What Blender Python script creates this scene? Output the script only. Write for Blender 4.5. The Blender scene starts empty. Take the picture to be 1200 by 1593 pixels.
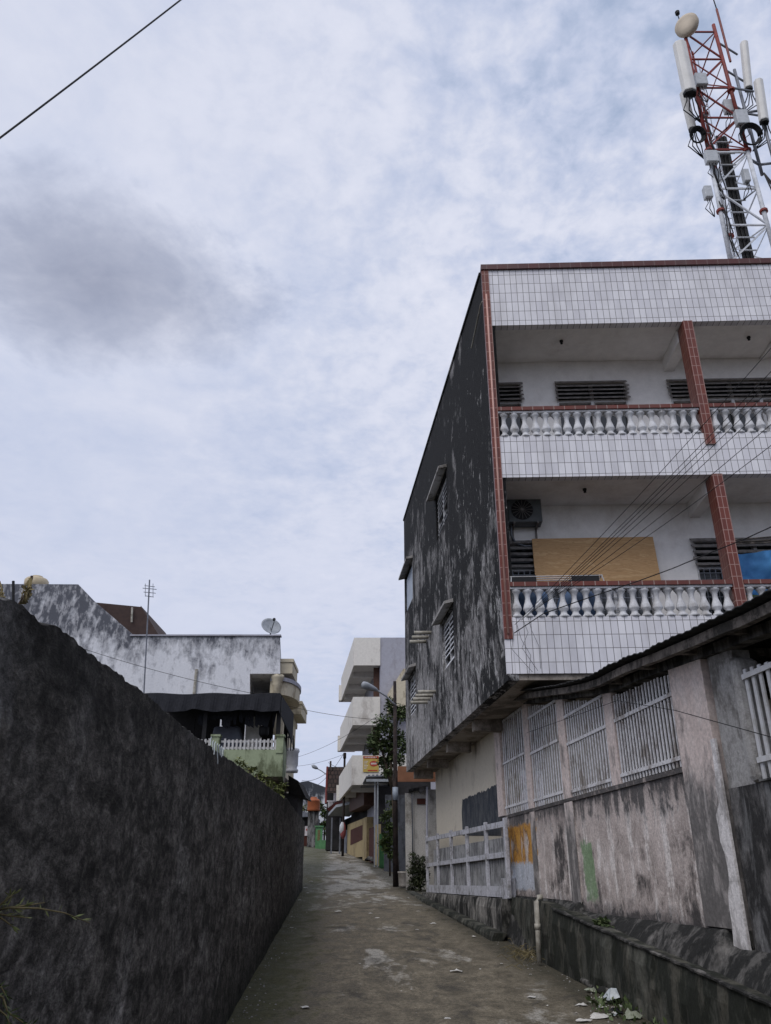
import bpy, math, random
from mathutils import Vector, noise

R = math.radians
random.seed(7)
scene = bpy.context.scene
COL = scene.collection

# ------------------------------------------------------------------ camera survey
FPX, CX, CY, TILT, CAMZ = 1241.0, 600.0, 796.5, R(24.4), 1.7
CAM = Vector((0, 0, CAMZ))

def softplus(x, k=3.0):
    a = x / k
    return k * (a if a > 30 else math.log1p(math.exp(a)))

def gz(y):
    y = max(y, -25.0)
    return .045 * y + .025 * softplus(y - 28) - .06 * softplus(y - 64)

def ray(X, Y):
    u = (X - CX) / FPX
    v = (CY - Y) / FPX
    return Vector((u, math.cos(TILT) - v * math.sin(TILT), math.sin(TILT) + v * math.cos(TILT)))

def at(X, Y, d):
    r = ray(X, Y)
    return CAM + r * (d / r.y)

def G(X, Y):
    r = ray(X, Y)
    lo, hi = .5, .5
    while hi < 250:
        p = CAM + r * hi
        if p.z < gz(p.y):
            break
        lo = hi
        hi += .25
    for _ in range(30):
        m = (lo + hi) / 2
        p = CAM + r * m
        if p.z < gz(p.y):
            hi = m
        else:
            lo = m
    p = CAM + r * hi
    return Vector((p.x, p.y, gz(p.y)))

class Frame:
    """a vertical wall plane: s runs along it, n stands out of it, z is up"""
    def __init__(self, o, d, left=True):
        self.o = Vector((o[0], o[1]))
        self.d = Vector((d[0], d[1])).normalized()
        self.n = Vector((-self.d.y, self.d.x)) if left else Vector((self.d.y, -self.d.x))
    def p(self, s, n, z):
        q = self.o + self.d * s + self.n * n
        return Vector((q.x, q.y, z))
    def px(self, X, Y, n=0.0):
        r = ray(X, Y)
        r2 = Vector((r.x, r.y))
        c = Vector((0, 0))
        t = ((self.o + self.n * n - c).dot(self.n)) / r2.dot(self.n)
        q = r2 * t
        return (q - self.o).dot(self.d), CAMZ + r.z * t

# ------------------------------------------------------------------ mesh builder
WORLD = {}

class MB:
    def __init__(self):
        self.v = []
        self.f = []
    def face(self, *pts):
        i = len(self.v)
        self.v += [Vector(p) for p in pts]
        self.f.append(tuple(range(i, i + len(pts))))
        return self
    def hexa(self, b, t):
        i = len(self.v)
        self.v += [Vector(p) for p in b] + [Vector(p) for p in t]
        self.f += [(i + 3, i + 2, i + 1, i), (i + 4, i + 5, i + 6, i + 7)]
        for k in range(4):
            j = (k + 1) % 4
            self.f.append((i + k, i + j, i + 4 + j, i + 4 + k))
        return self
    def box(self, x0, x1, y0, y1, z0, z1):
        return self.hexa([(x0, y0, z0), (x1, y0, z0), (x1, y1, z0), (x0, y1, z0)],
                         [(x0, y0, z1), (x1, y0, z1), (x1, y1, z1), (x0, y1, z1)])
    def fb(self, F, s0, s1, n0, n1, z0, z1):
        za, zb = z0 if isinstance(z0, tuple) else (z0, z0)
        ta, tb = z1 if isinstance(z1, tuple) else (z1, z1)
        return self.hexa([F.p(s0, n0, za), F.p(s1, n0, zb), F.p(s1, n1, zb), F.p(s0, n1, za)],
                         [F.p(s0, n0, ta), F.p(s1, n0, tb), F.p(s1, n1, tb), F.p(s0, n1, ta)])
    def prism(self, poly, z0, z1):
        n = len(poly)
        i = len(self.v)
        self.v += [Vector((p[0], p[1], z0)) for p in poly] + [Vector((p[0], p[1], z1)) for p in poly]
        self.f += [tuple(range(i + n - 1, i - 1, -1)), tuple(range(i + n, i + 2 * n))]
        for k in range(n):
            j = (k + 1) % n
            self.f.append((i + k, i + j, i + n + j, i + n + k))
        return self
    def extrude(self, poly, vec):
        n = len(poly)
        i = len(self.v)
        vec = Vector(vec)
        self.v += [Vector(p) for p in poly] + [Vector(p) + vec for p in poly]
        self.f += [tuple(range(i + n - 1, i - 1, -1)), tuple(range(i + n, i + 2 * n))]
        for k in range(n):
            j = (k + 1) % n
            self.f.append((i + k, i + j, i + n + j, i + n + k))
        return self
    def tube(self, pts, r, n=6, r1=None):
        pts = [Vector(p) for p in pts]
        i = len(self.v)
        m = len(pts)
        ref = None
        for k, p in enumerate(pts):
            d = (pts[min(k + 1, m - 1)] - pts[max(k - 1, 0)]).normalized()
            if ref is None or abs(ref.dot(d)) > .95:
                ref = Vector((0, 0, 1)) if abs(d.z) < .8 else Vector((1, 0, 0))
            a = d.cross(ref).normalized()
            b = d.cross(a).normalized()
            rr = r if r1 is None else r + (r1 - r) * k / max(1, m - 1)
            for q in range(n):
                t = 2 * math.pi * q / n
                self.v.append(p + (a * math.cos(t) + b * math.sin(t)) * rr)
        for k in range(m - 1):
            for q in range(n):
                w = (q + 1) % n
                self.f.append((i + k * n + q, i + k * n + w, i + (k + 1) * n + w, i + (k + 1) * n + q))
        self.f.append(tuple(i + q for q in range(n - 1, -1, -1)))
        self.f.append(tuple(i + (m - 1) * n + q for q in range(n)))
        return self
    def bar(self, a, b, w=.04, h=None):
        """square section bar"""
        a, b = Vector(a), Vector(b)
        h = h or w
        d = (b - a).normalized()
        ref = Vector((0, 0, 1)) if abs(d.z) < .9 else Vector((0, 1, 0))
        x = d.cross(ref).normalized() * (w / 2)
        y = d.cross(x).normalized() * (h / 2)
        return self.hexa([a - x - y, a + x - y, a + x + y, a - x + y], [b - x - y, b + x - y, b + x + y, b - x + y])
    def lathe(self, prof, c, n=12, axis=None):
        c = Vector(c)
        ax = Vector(axis).normalized() if axis else Vector((0, 0, 1))
        ref = Vector((1, 0, 0)) if abs(ax.x) < .9 else Vector((0, 1, 0))
        a = ax.cross(ref).normalized()
        b = ax.cross(a).normalized()
        i = len(self.v)
        for r, z in prof:
            for q in range(n):
                t = 2 * math.pi * q / n
                self.v.append(c + ax * z + (a * math.cos(t) + b * math.sin(t)) * r)
        for k in range(len(prof) - 1):
            for q in range(n):
                w = (q + 1) % n
                self.f.append((i + k * n + q, i + k * n + w, i + (k + 1) * n + w, i + (k + 1) * n + q))
        self.f.append(tuple(i + q for q in range(n - 1, -1, -1)))
        e = i + (len(prof) - 1) * n
        self.f.append(tuple(e + q for q in range(n)))
        return self
    def holes(self, F, s0, s1, z0, z1, holes, n0, n1):
        """wall slab with rectangular openings (s0, s1, z0, z1)"""
        S = sorted({s0, s1} | {h[0] for h in holes} | {h[1] for h in holes})
        Z = sorted({z0, z1} | {h[2] for h in holes} | {h[3] for h in holes})
        def solid(i, j):
            if i < 0 or j < 0 or i >= len(S) - 1 or j >= len(Z) - 1:
                return False
            cs, cz = (S[i] + S[i + 1]) / 2, (Z[j] + Z[j + 1]) / 2
            return not any(h[0] < cs < h[1] and h[2] < cz < h[3] for h in holes)
        for i in range(len(S) - 1):
            for j in range(len(Z) - 1):
                if not solid(i, j):
                    continue
                a, b, c, d = S[i], S[i + 1], Z[j], Z[j + 1]
                self.face(F.p(a, n0, c), F.p(b, n0, c), F.p(b, n0, d), F.p(a, n0, d))
                self.face(F.p(a, n1, c), F.p(a, n1, d), F.p(b, n1, d), F.p(b, n1, c))
                if not solid(i - 1, j): self.face(F.p(a, n0, c), F.p(a, n0, d), F.p(a, n1, d), F.p(a, n1, c))
                if not solid(i + 1, j): self.face(F.p(b, n0, c), F.p(b, n1, c), F.p(b, n1, d), F.p(b, n0, d))
                if not solid(i, j - 1): self.face(F.p(a, n0, c), F.p(a, n1, c), F.p(b, n1, c), F.p(b, n0, c))
                if not solid(i, j + 1): self.face(F.p(a, n0, d), F.p(b, n0, d), F.p(b, n1, d), F.p(a, n1, d))
        return self
    def leaves(self, c, rad, n, size, drop=0.0):
        c = Vector(c)
        for _ in range(n):
            while True:
                q = Vector((random.uniform(-1, 1), random.uniform(-1, 1), random.uniform(-1, 1)))
                if q.length < 1:
                    break
            q = q * (.55 + .45 * random.random())
            p = c + Vector((q.x * rad[0], q.y * rad[1], q.z * rad[2]))
            d = Vector((random.gauss(0, 1), random.gauss(0, 1), random.gauss(0, .6) - drop)).normalized()
            sd = d.cross(Vector((random.gauss(0, .5), random.gauss(0, .5), 1))).normalized()
            L = size * random.uniform(.6, 1.3)
            w = L * .28
            up = d.cross(sd) * (L * .08)
            self.face(p, p + d * L * .45 + sd * w - up, p + d * L, p + d * L * .45 - sd * w - up)
        return self
    def build(self, name, mat, parent=None, smooth=False, bevel=0):
        me = bpy.data.meshes.new(name)
        c = Vector((0, 0, 0))
        lo = Vector((min(p.x for p in self.v), min(p.y for p in self.v), min(p.z for p in self.v)))
        hi = Vector((max(p.x for p in self.v), max(p.y for p in self.v), max(p.z for p in self.v)))
        c = (lo + hi) / 2
        if parent is None:
            c.z = lo.z
        me.from_pydata([p - c for p in self.v], [], self.f)
        me.materials.append(mat)
        me.validate()
        me.update()
        o = bpy.data.objects.new(name, me)
        COL.objects.link(o)
        WORLD[o.name] = c
        if parent is not None:
            o.parent = parent
            o.location = c - WORLD[parent.name]
        else:
            o.location = c
        if smooth:
            for poly in me.polygons:
                poly.use_smooth = True
        if bevel:
            m = o.modifiers.new('bevel', 'BEVEL')
            m.width = bevel
            m.segments = 2
            m.limit_method = 'ANGLE'
        return o

def tag(o, label, cat, group=None, kind=None):
    o['label'] = label
    o['category'] = cat
    if group: o['group'] = group
    if kind: o['kind'] = kind
    return o

def thing(name, label, cat, loc, group=None):
    o = bpy.data.objects.new(name, None)
    o.empty_display_size = .2
    COL.objects.link(o)
    o.location = Vector(loc)
    WORLD[o.name] = Vector(loc)
    return tag(o, label, cat, group)

def struct(o):
    o['kind'] = 'structure'
    return o

def clone(o, delta, rz=0.0):
    """a copy of a part at another place on the same parent"""
    c = o.copy()
    COL.objects.link(c)
    c.parent = o.parent
    c.location = o.location + Vector(delta)
    c.rotation_euler.z = o.rotation_euler.z + rz
    WORLD[c.name] = WORLD[o.name] + Vector(delta)
    return c

# ------------------------------------------------------------------ materials
class N:
    def __init__(self, name):
        self.m = bpy.data.materials.new(name)
        self.m.use_nodes = True
        self.t = self.m.node_tree
        self.b = self.t.nodes['Principled BSDF']
        self.b.inputs['Specular IOR Level'].default_value = .25
    def n(self, typ, **kw):
        x = self.t.nodes.new(typ)
        for k, v in kw.items():
            setattr(x, k, v)
        return x
    def l(self, a, b):
        self.t.links.new(a, b)
    def pos(self, scale=(1, 1, 1)):
        g = self.n('ShaderNodeNewGeometry')
        mp = self.n('ShaderNodeMapping')
        mp.inputs['Scale'].default_value = scale
        self.l(g.outputs['Position'], mp.inputs['Vector'])
        return mp.outputs[0]
    def noise(self, vec, scale, detail=6, rough=.6, dist=0):
        x = self.n('ShaderNodeTexNoise')
        x.inputs['Scale'].default_value = scale
        x.inputs['Detail'].default_value = detail
        x.inputs['Roughness'].default_value = rough
        x.inputs['Distortion'].default_value = dist
        self.l(vec, x.inputs['Vector'])
        return x.outputs['Fac']
    def ramp(self, fac, stops):
        x = self.n('ShaderNodeValToRGB')
        e = x.color_ramp.elements
        while len(e) < len(stops):
            e.new(.5)
        for i, (p, c) in enumerate(stops):
            e[i].position = p
            e[i].color = (c, c, c, 1) if not isinstance(c, tuple) else (*c, 1)
        self.l(fac, x.inputs[0])
        return x.outputs[0]
    def val(self, v, inp):
        if hasattr(v, 'is_output'):
            self.l(v, inp)
        elif isinstance(v, tuple):
            inp.default_value = (*v, 1) if len(v) == 3 and len(inp.default_value) == 4 else v
        else:
            inp.default_value = v
    def mix(self, fac, a, b, mode='MIX'):
        x = self.n('ShaderNodeMix', data_type='RGBA', blend_type=mode)
        self.val(fac, x.inputs[0])
        self.val(a, x.inputs[6])
        self.val(b, x.inputs[7])
        return x.outputs[2]
    def math(self, op, a, b=0.0, c=None, clamp=False):
        x = self.n('ShaderNodeMath', operation=op, use_clamp=clamp)
        self.val(a, x.inputs[0])
        self.val(b, x.inputs[1])
        if c is not None: self.val(c, x.inputs[2])
        return x.outputs[0]
    def rng(self, v, a, b, c=0.0, d=1.0):
        x = self.n('ShaderNodeMapRange')
        self.l(v, x.inputs[0])
        for i, q in enumerate((a, b, c, d)):
            x.inputs[1 + i].default_value = q
        return x.outputs[0]
    def con(self, v, g=2.2):
        return self.math('MULTIPLY_ADD', v, g, .5 - .5 * g)
    def xyz(self, vec):
        x = self.n('ShaderNodeSeparateXYZ')
        self.l(vec, x.inputs[0])
        return x.outputs
    def bump(self, h, strength=.4, dist=.02):
        x = self.n('ShaderNodeBump')
        x.inputs['Strength'].default_value = strength
        x.inputs['Distance'].default_value = dist
        self.l(h, x.inputs['Height'])
        self.l(x.outputs[0], self.b.inputs['Normal'])
    def out(self, col, rough=.85):
        self.val(col, self.b.inputs['Base Color'])
        self.val(rough, self.b.inputs['Roughness'])
        return self.m

def weathered(name, base, dirt, amt=.5, sc=2.0, vert=.22, light=None, rough=.9, bump=.4, fine=30, lamt=.35, grad=None, hard=.13, big=.35, lowmix=None, spk=.3):
    """plaster or concrete: blotches of mildew, run-off streaks where the blotches are, fine speckle and bump; grad = (z0, z1, extra dirt at z1)"""
    k = N(name)
    p = k.pos()
    wob = k.noise(p, sc * 1.1, 3, .5)
    warp = k.n('ShaderNodeVectorMath', operation='MULTIPLY_ADD')
    cbw = k.n('ShaderNodeCombineXYZ')
    for q in range(3): k.l(wob, cbw.inputs[q])
    k.l(cbw.outputs[0], warp.inputs[0])
    warp.inputs[1].default_value = (.12, .12, .5)
    k.l(k.pos((1.4, 1.4, vert * 1.3)), warp.inputs[2])
    a = k.noise(warp.outputs[0], sc * 1.3, 9, .7, .1)
    iso = k.noise(k.pos((1, 1, .75)), sc * 1.5, 8, .66, .35)
    b = k.noise(p, sc * big, 4, .55)
    m = k.con(k.math('ADD', k.math('ADD', k.math('MULTIPLY', a, .40), k.math('MULTIPLY', iso, .36)), k.math('MULTIPLY', b, .24)), 3.0)
    if grad:
        z = k.xyz(p)[2]
        m = k.math('ADD', m, k.rng(z, grad[0], grad[1], 0, grad[2] * 2))
    th = 1 - amt
    lo, hi = .5 + (th - .5) * .9 - hard, .5 + (th - .5) * .9 + hard
    fac = k.ramp(m, [(max(0, lo), 0.0), (min(1, hi), 1.0)])
    f2 = k.noise(p, fine, 8, .75)
    if lowmix:
        base = k.mix(k.rng(k.math('ADD', k.xyz(p)[2], k.math('MULTIPLY', k.con(b), .35)), lowmix[0], lowmix[1], 0, 1), base, lowmix[2])
    col = k.mix(fac, base, dirt)
    if light:
        c = k.noise(k.pos((1.3, 1.3, vert * 1.6)), sc * 1.7, 8, .7, .3)
        col = k.mix(k.math('MULTIPLY', k.ramp(k.con(c, 1.8), [(.5, 0.0), (.68, 1.0)]), lamt), col, light)
    col = k.mix(1.0, col, k.ramp(f2, [(.32, 1 - spk), (.68, 1 + spk * .9)]), 'MULTIPLY')
    h = k.math('ADD', k.math('MULTIPLY', f2, .6), k.math('MULTIPLY', iso, .8))
    k.bump(h, bump, .02)
    return k.out(col, rough)

def tile_mat(name, d, w, h, c1, c2, grout, off=(0, 0), m=.012, grime=.25, rough=.35, horiz=True):
    """glazed tiles: grid measured along direction d and up"""
    k = N(name)
    g = k.n('ShaderNodeNewGeometry')
    dt = k.n('ShaderNodeVectorMath', operation='DOT_PRODUCT')
    k.l(g.outputs['Position'], dt.inputs[0])
    dt.inputs[1].default_value = d
    z = k.xyz(g.outputs['Position'])[2]
    cb = k.n('ShaderNodeCombineXYZ')
    k.l(k.math('ADD', dt.outputs['Value'], off[0]), cb.inputs[0])
    k.l(k.math('ADD', z, off[1]), cb.inputs[1])
    br = k.n('ShaderNodeTexBrick')
    br.offset = 0
    br.squash = 1
    br.inputs['Scale'].default_value = 1
    br.inputs['Brick Width'].default_value = w
    br.inputs['Row Height'].default_value = h
    br.inputs['Mortar Size'].default_value = m
    br.inputs['Mortar Smooth'].default_value = .15
    k.val(c1, br.inputs['Color1'])
    k.val(c2, br.inputs['Color2'])
    k.val(grout, br.inputs['Mortar'])
    k.l(cb.outputs[0], br.inputs['Vector'])
    a = k.noise(k.pos((1, 1, .3)), 3, 8, .65)
    col = k.mix(k.math('MULTIPLY', k.ramp(a, [(.45, 0.0), (.75, 1.0)]), grime), br.outputs['Color'], (.10, .085, .075))
    k.bump(k.math('SUBTRACT', k.math('MULTIPLY', k.noise(k.pos(), 6, 2), .25), br.outputs['Fac']), .3, .006)
    k.b.inputs['Specular IOR Level'].default_value = .4
    return k.out(col, rough)

def plain(name, c, c2=None, sc=8, rough=.6, metal=0, bump=.15, var=.3):
    k = N(name)
    a = k.con(k.noise(k.pos(), sc, 7, .65), 1.8)
    c2 = c2 or tuple(x * .6 for x in c)
    col = k.mix(k.ramp(a, [(.35, 0.0), (.75, 1.0)]), c, c2)
    k.b.inputs['Metallic'].default_value = metal
    k.bump(a, bump, .01)
    return k.out(col, rough)

def leaf_mat(name, dark, mid, light):
    k = N(name)
    a = k.noise(k.pos(), 3.2, 3)
    b = k.noise(k.pos(), 23, 2)
    col = k.ramp(k.math('ADD', k.math('MULTIPLY', a, .6), k.math('MULTIPLY', b, .4)), [(.35, dark), (.5, mid), (.66, light)])
    k.b.inputs['Subsurface Weight'].default_value = 0
    return k.out(col, .55)

def louvre_mat(name, c):
    return plain(name, c, tuple(x * .55 for x in c), 20, .7)

AL = (math.sin(R(-5.95)), math.cos(R(-5.95)))           # level alley direction
FD = (math.sin(R(91.9)), math.cos(R(91.9)))             # street facade direction

M = {}
def left_wall_mat():
    k = N('mildewed_cement_render')
    p = k.pos()
    fine_f = k.con(k.noise(k.pos((1, .42, .72)), 24, 8, .72, .5), 2.4)
    fib = k.noise(k.pos((1, .35, .7)), 8, 10, .76, .5)
    med = k.noise(k.pos((1, .45, .6)), 2.6, 9, .72, .5)
    big = k.noise(k.pos((1, .6, .8)), 1.0, 5, .6, .6)
    fib, big, med = k.con(fib, 2.0), k.con(big, 2.0), k.con(med, 1.9)
    y = k.xyz(p)[1]
    near = k.rng(y, 2, 13, 1.0, 0.0)
    z = k.xyz(p)[2]
    mask = k.math('ADD', k.math('MULTIPLY', big, .5), k.math('MULTIPLY', med, .5))
    lightm = k.ramp(mask, [(.50, 0.0), (.72, 1.0)])
    col = k.mix(k.ramp(fib, [(.33, 0.0), (.7, 1.0)]), (.036, .0325, .029), (.158, .144, .130))
    col2 = k.mix(k.ramp(fib, [(.3, 0.0), (.62, 1.0)]), (.058, .053, .049), (.37, .35, .332))
    col = k.mix(k.math('MULTIPLY', lightm, k.math('ADD', k.math('MULTIPLY', near, .6), .3)), col, col2)
    # bare grey plaster at the near end, where the coat has come off
    edge = k.math('ADD', k.rng(y, 2.15, 2.75, .62, 0), k.math('MULTIPLY', med, .55))
    col = k.mix(k.ramp(edge, [(.56, 0.0), (.66, .8)]), col, (.24, .23, .225))
    top = k.math('ADD', k.math('SUBTRACT', z, k.math('MULTIPLY', y, .045)), k.math('MULTIPLY', med, .7))
    col = k.mix(k.ramp(k.rng(top, 2.2, 2.7), [(0, 0.0), (1, .72)]), col, (.020, .019, .018))
    base = k.math('SUBTRACT', k.math('SUBTRACT', z, k.math('MULTIPLY', y, .045)), k.math('MULTIPLY', med, .45))
    col = k.mix(k.ramp(k.rng(base, -.2, .35), [(0, .8), (1, 0.0)]), col, (.022, .023, .018))
    gr = k.con(k.noise(k.pos((1, .5, 1)), 85, 6, .8), 2.0)
    col = k.mix(1.0, col, k.ramp(fine_f, [(.2, .45), (.55, 1.0), (.85, 1.75)]), 'MULTIPLY')
    col = k.mix(1.0, col, k.ramp(gr, [(.25, .6), (.75, 1.4)]), 'MULTIPLY')
    k.bump(k.math('ADD', k.math('MULTIPLY', fine_f, .7), k.math('MULTIPLY', gr, .5)), .8, .025)
    return k.out(col, .95)
M['left_wall'] = left_wall_mat()

def side_wall_mat():
    k = N('black_mildew_plaster')
    p = k.pos()
    z = k.xyz(p)[2]
    wob = k.noise(p, 1.6, 4, .6)
    warp = k.n('ShaderNodeVectorMath', operation='MULTIPLY_ADD')
    cbw = k.n('ShaderNodeCombineXYZ')
    for q in range(3): k.l(wob, cbw.inputs[q])
    k.l(cbw.outputs[0], warp.inputs[0])
    warp.inputs[1].default_value = (.25, .25, .9)
    k.l(k.pos((1.6, 1.0, .36)), warp.inputs[2])
    st = k.noise(warp.outputs[0], 2.3, 10, .74, .1)
    iso = k.noise(k.pos((1, .55, .5)), 1.7, 10, .72, .5)
    big = k.noise(k.pos((1, .6, .6)), .7, 4, .5)
    low = k.rng(z, 11.5, 5.0, -.17, .13)
    y = k.xyz(p)[1]
    far = k.rng(y, 12.5, 21, -.07, .07)
    base_ = k.con(k.math('ADD', k.math('ADD', k.math('MULTIPLY', st, .36), k.math('MULTIPLY', iso, .42)), k.math('MULTIPLY', big, .22)), 3.6)
    m = k.math('SUBTRACT', k.math('ADD', k.math('ADD', base_, low), far), .0)
    f1 = k.ramp(m, [(.50, 0.0), (.62, .45), (.80, 1.0)])
    col = k.mix(f1, (.011, .011, .012), (.28, .27, .268))
    st2 = k.noise(k.pos((2, 1.1, .6)), 2.4, 10, .75, .5)
    f2 = k.ramp(k.math('ADD', k.con(st2, 2.2), k.math('MULTIPLY', low, .9)), [(.66, 0.0), (.78, 1.0)])
    col = k.mix(k.math('MULTIPLY', f2, .75), col, (.42, .41, .41))
    chip = k.noise(k.pos((2, 2, .9)), 4.5, 7, .65, .6)
    f3 = k.ramp(k.math('ADD', k.con(chip, 2.4), k.math('MULTIPLY', low, .5)), [(.86, 0.0), (.90, 1.0)])
    col = k.mix(f3, col, (.46, .45, .44))
    gr = k.con(k.noise(k.pos((1, .7, .5)), 20, 8, .8), 2.6)
    col = k.mix(1.0, col, k.ramp(gr, [(.3, .6), (.7, 1.3)]), 'MULTIPLY')
    k.bump(k.math('ADD', st, k.math('MULTIPLY', gr, .4)), .5, .02)
    return k.out(col, .93)
M['side_wall'] = side_wall_mat()

def road_mat():
    k = N('worn_wet_concrete')
    p = k.pos()
    o = k.xyz(p)
    big = k.noise(k.pos((.8, .35, 1)), 1.1, 6, .62, .5)
    med = k.noise(k.pos((1, .6, 1)), 4.5, 9, .7, .3)
    fine = k.noise(p, 60, 8, .8)
    big, med = k.con(big, 1.9), k.con(med, 1.8)
    col = k.mix(k.ramp(med, [(.28, 0.0), (.75, 1.0)]), (.094, .080, .055), (.215, .186, .138))
    # pale worn concrete showing through
    worn = k.math('ADD', k.math('MULTIPLY', big, .7), k.math('MULTIPLY', med, .3))
    far = k.rng(o[1], 20, 28, -.06, .17)
    col = k.mix(k.ramp(k.math('ADD', worn, far), [(.55, 0.0), (.66, .85)]), col, (.36, .345, .31))
    drk = k.con(k.noise(k.pos((1, .5, 1)), 1.9, 8, .7, .8), 1.7)
    col = k.mix(k.ramp(drk, [(.54, 0.0), (.78, .75)]), col, (.050, .045, .037))
    # moss and damp along the left wall and the right edge
    dl = k.math('ADD', k.math('ADD', o[0], k.math('MULTIPLY', o[1], .058)), 1.0)
    ml = k.math('ADD', k.rng(dl, 0, 1.4, .52, -.10), k.math('MULTIPLY', med, .55))
    col = k.mix(k.ramp(ml, [(.40, 0.0), (.62, .8)]), col, (.060, .062, .026))
    dr = k.math('SUBTRACT', 3.35, k.math('ADD', o[0], k.math('MULTIPLY', o[1], .1)))
    mr = k.math('ADD', k.rng(dr, 0, .9, .42, -.14), k.math('MULTIPLY', med, .55))
    col = k.mix(k.ramp(mr, [(.42, 0.0), (.62, .8)]), col, (.046, .042, .028))
    fine = k.con(fine, 2.2)
    f3 = k.con(k.noise(p, 22, 8, .75), 2.2)
    col = k.mix(1.0, col, k.ramp(fine, [(.2, .5), (.8, 1.5)]), 'MULTIPLY')
    col = k.mix(1.0, col, k.ramp(f3, [(.2, .68), (.8, 1.32)]), 'MULTIPLY')
    vo = k.n('ShaderNodeTexVoronoi')
    vo.inputs['Scale'].default_value = 22
    k.l(p, vo.inputs['Vector'])
    sp = k.ramp(vo.outputs['Distance'], [(.06, 1.0), (.10, 0.0)])
    col = k.mix(k.math('MULTIPLY', sp, k.ramp(k.noise(p, 7, 3), [(.55, 0.0), (.62, .7)])), col, (.32, .30, .27))
    k.bump(k.math('ADD', k.math('MULTIPLY', fine, .5), k.math('MULTIPLY', med, 1.0)), .6, .02)
    return k.out(col, k.ramp(med, [(.3, .62), (.7, .92)]))
M['road'] = road_mat()
M['soil'] = weathered('bare_soil', (.07, .06, .045), (.04, .042, .025), .5, 1.5, 1.0)
M['tile'] = tile_mat('white_glazed_tile', (FD[0], FD[1], 0), .112, .215, (.78, .77, .80), (.66, .65, .69), (.13, .12, .12), (.03, .075), .0048, .28)
M['red_h'] = tile_mat('red_rail_tile', (FD[0], FD[1], 0), .185, 4.0, (.155, .036, .022), (.115, .027, .018), (.33, .25, .22), (.03, 1.2), .007, .3)
M['red_v'] = tile_mat('red_column_tile', (FD[0], FD[1], 0), .075, .2, (.17, .038, .022), (.125, .028, .018), (.33, .20, .17), (0, 0), .006, .2)
M['red_s'] = tile_mat('red_column_side_tile', (AL[0], AL[1], 0), .085, .2, (.16, .036, .021), (.12, .027, .018), (.26, .16, .13), (0, 0), .005, .2)
M['cap'] = tile_mat('dark_red_coping', (FD[0], FD[1], 0), .2, 4.0, (.095, .026, .022), (.075, .022, .020), (.16, .10, .09), (.05, 1.2), .006, .45)
M['white_in'] = weathered('white_balcony_paint', (.84, .82, .80), (.64, .60, .57), .12, 1.0, .6, bump=.08, fine=4, hard=.3, spk=.1)
M['baluster'] = weathered('chalky_white_concrete', (.62, .625, .65), (.30, .285, .275), .32, 3, .6, bump=.2, spk=.15, hard=.25)
M['beige'] = weathered('beige_render', (.62, .56, .46), (.34, .29, .23), .25, .9, .5, bump=.2, fine=14, grad=(3.4, 4.6, .06), spk=.1)
M['soffit'] = weathered('stained_soffit', (.33, .29, .25), (.13, .11, .09), .5, 1.2, 1, bump=.2)
M['roughcast'] = weathered('grey_roughcast', (.31, .31, .315), (.12, .12, .125), .5, 3.5, .16, light=(.45, .44, .42), bump=.8, fine=50)
M['pink'] = weathered('peeling_pink_render', (.60, .505, .465), (.15, .14, .135), .26, 2.4, .3, light=(.68, .62, .59), bump=.3, fine=22, grad=(2.9, 2.0, .22), lowmix=(2.9, 2.2, (.40, .365, .345)))
M['lower_plain'] = weathered('stained_lower_render', (.40, .365, .345), (.075, .072, .073), .40, 1.7, .22, light=(.66, .60, .56), lamt=.6, bump=.35, fine=24, hard=.2, grad=(2.2, 2.7, .16))
_FRm = Frame((2.2, 16.0), (.105, -1), False)
def _box(X0, X1, Y0, Y1):
    a, b = _FRm.px(X0, (Y0 + Y1) / 2)[0], _FRm.px(X1, (Y0 + Y1) / 2)[0]
    m_ = (X0 + X1) / 2
    return a, b, _FRm.px(m_, Y1)[1], _FRm.px(m_, Y0)[1]
_g = _box(909, 926, 1308, 1400)
GREEN = (_g[0], _g[1], _g[2], _g[3], .10)
ORANGE = _box(790, 834, 1283, 1342)
BLUE = _box(797, 837, 1338, 1384)
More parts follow.
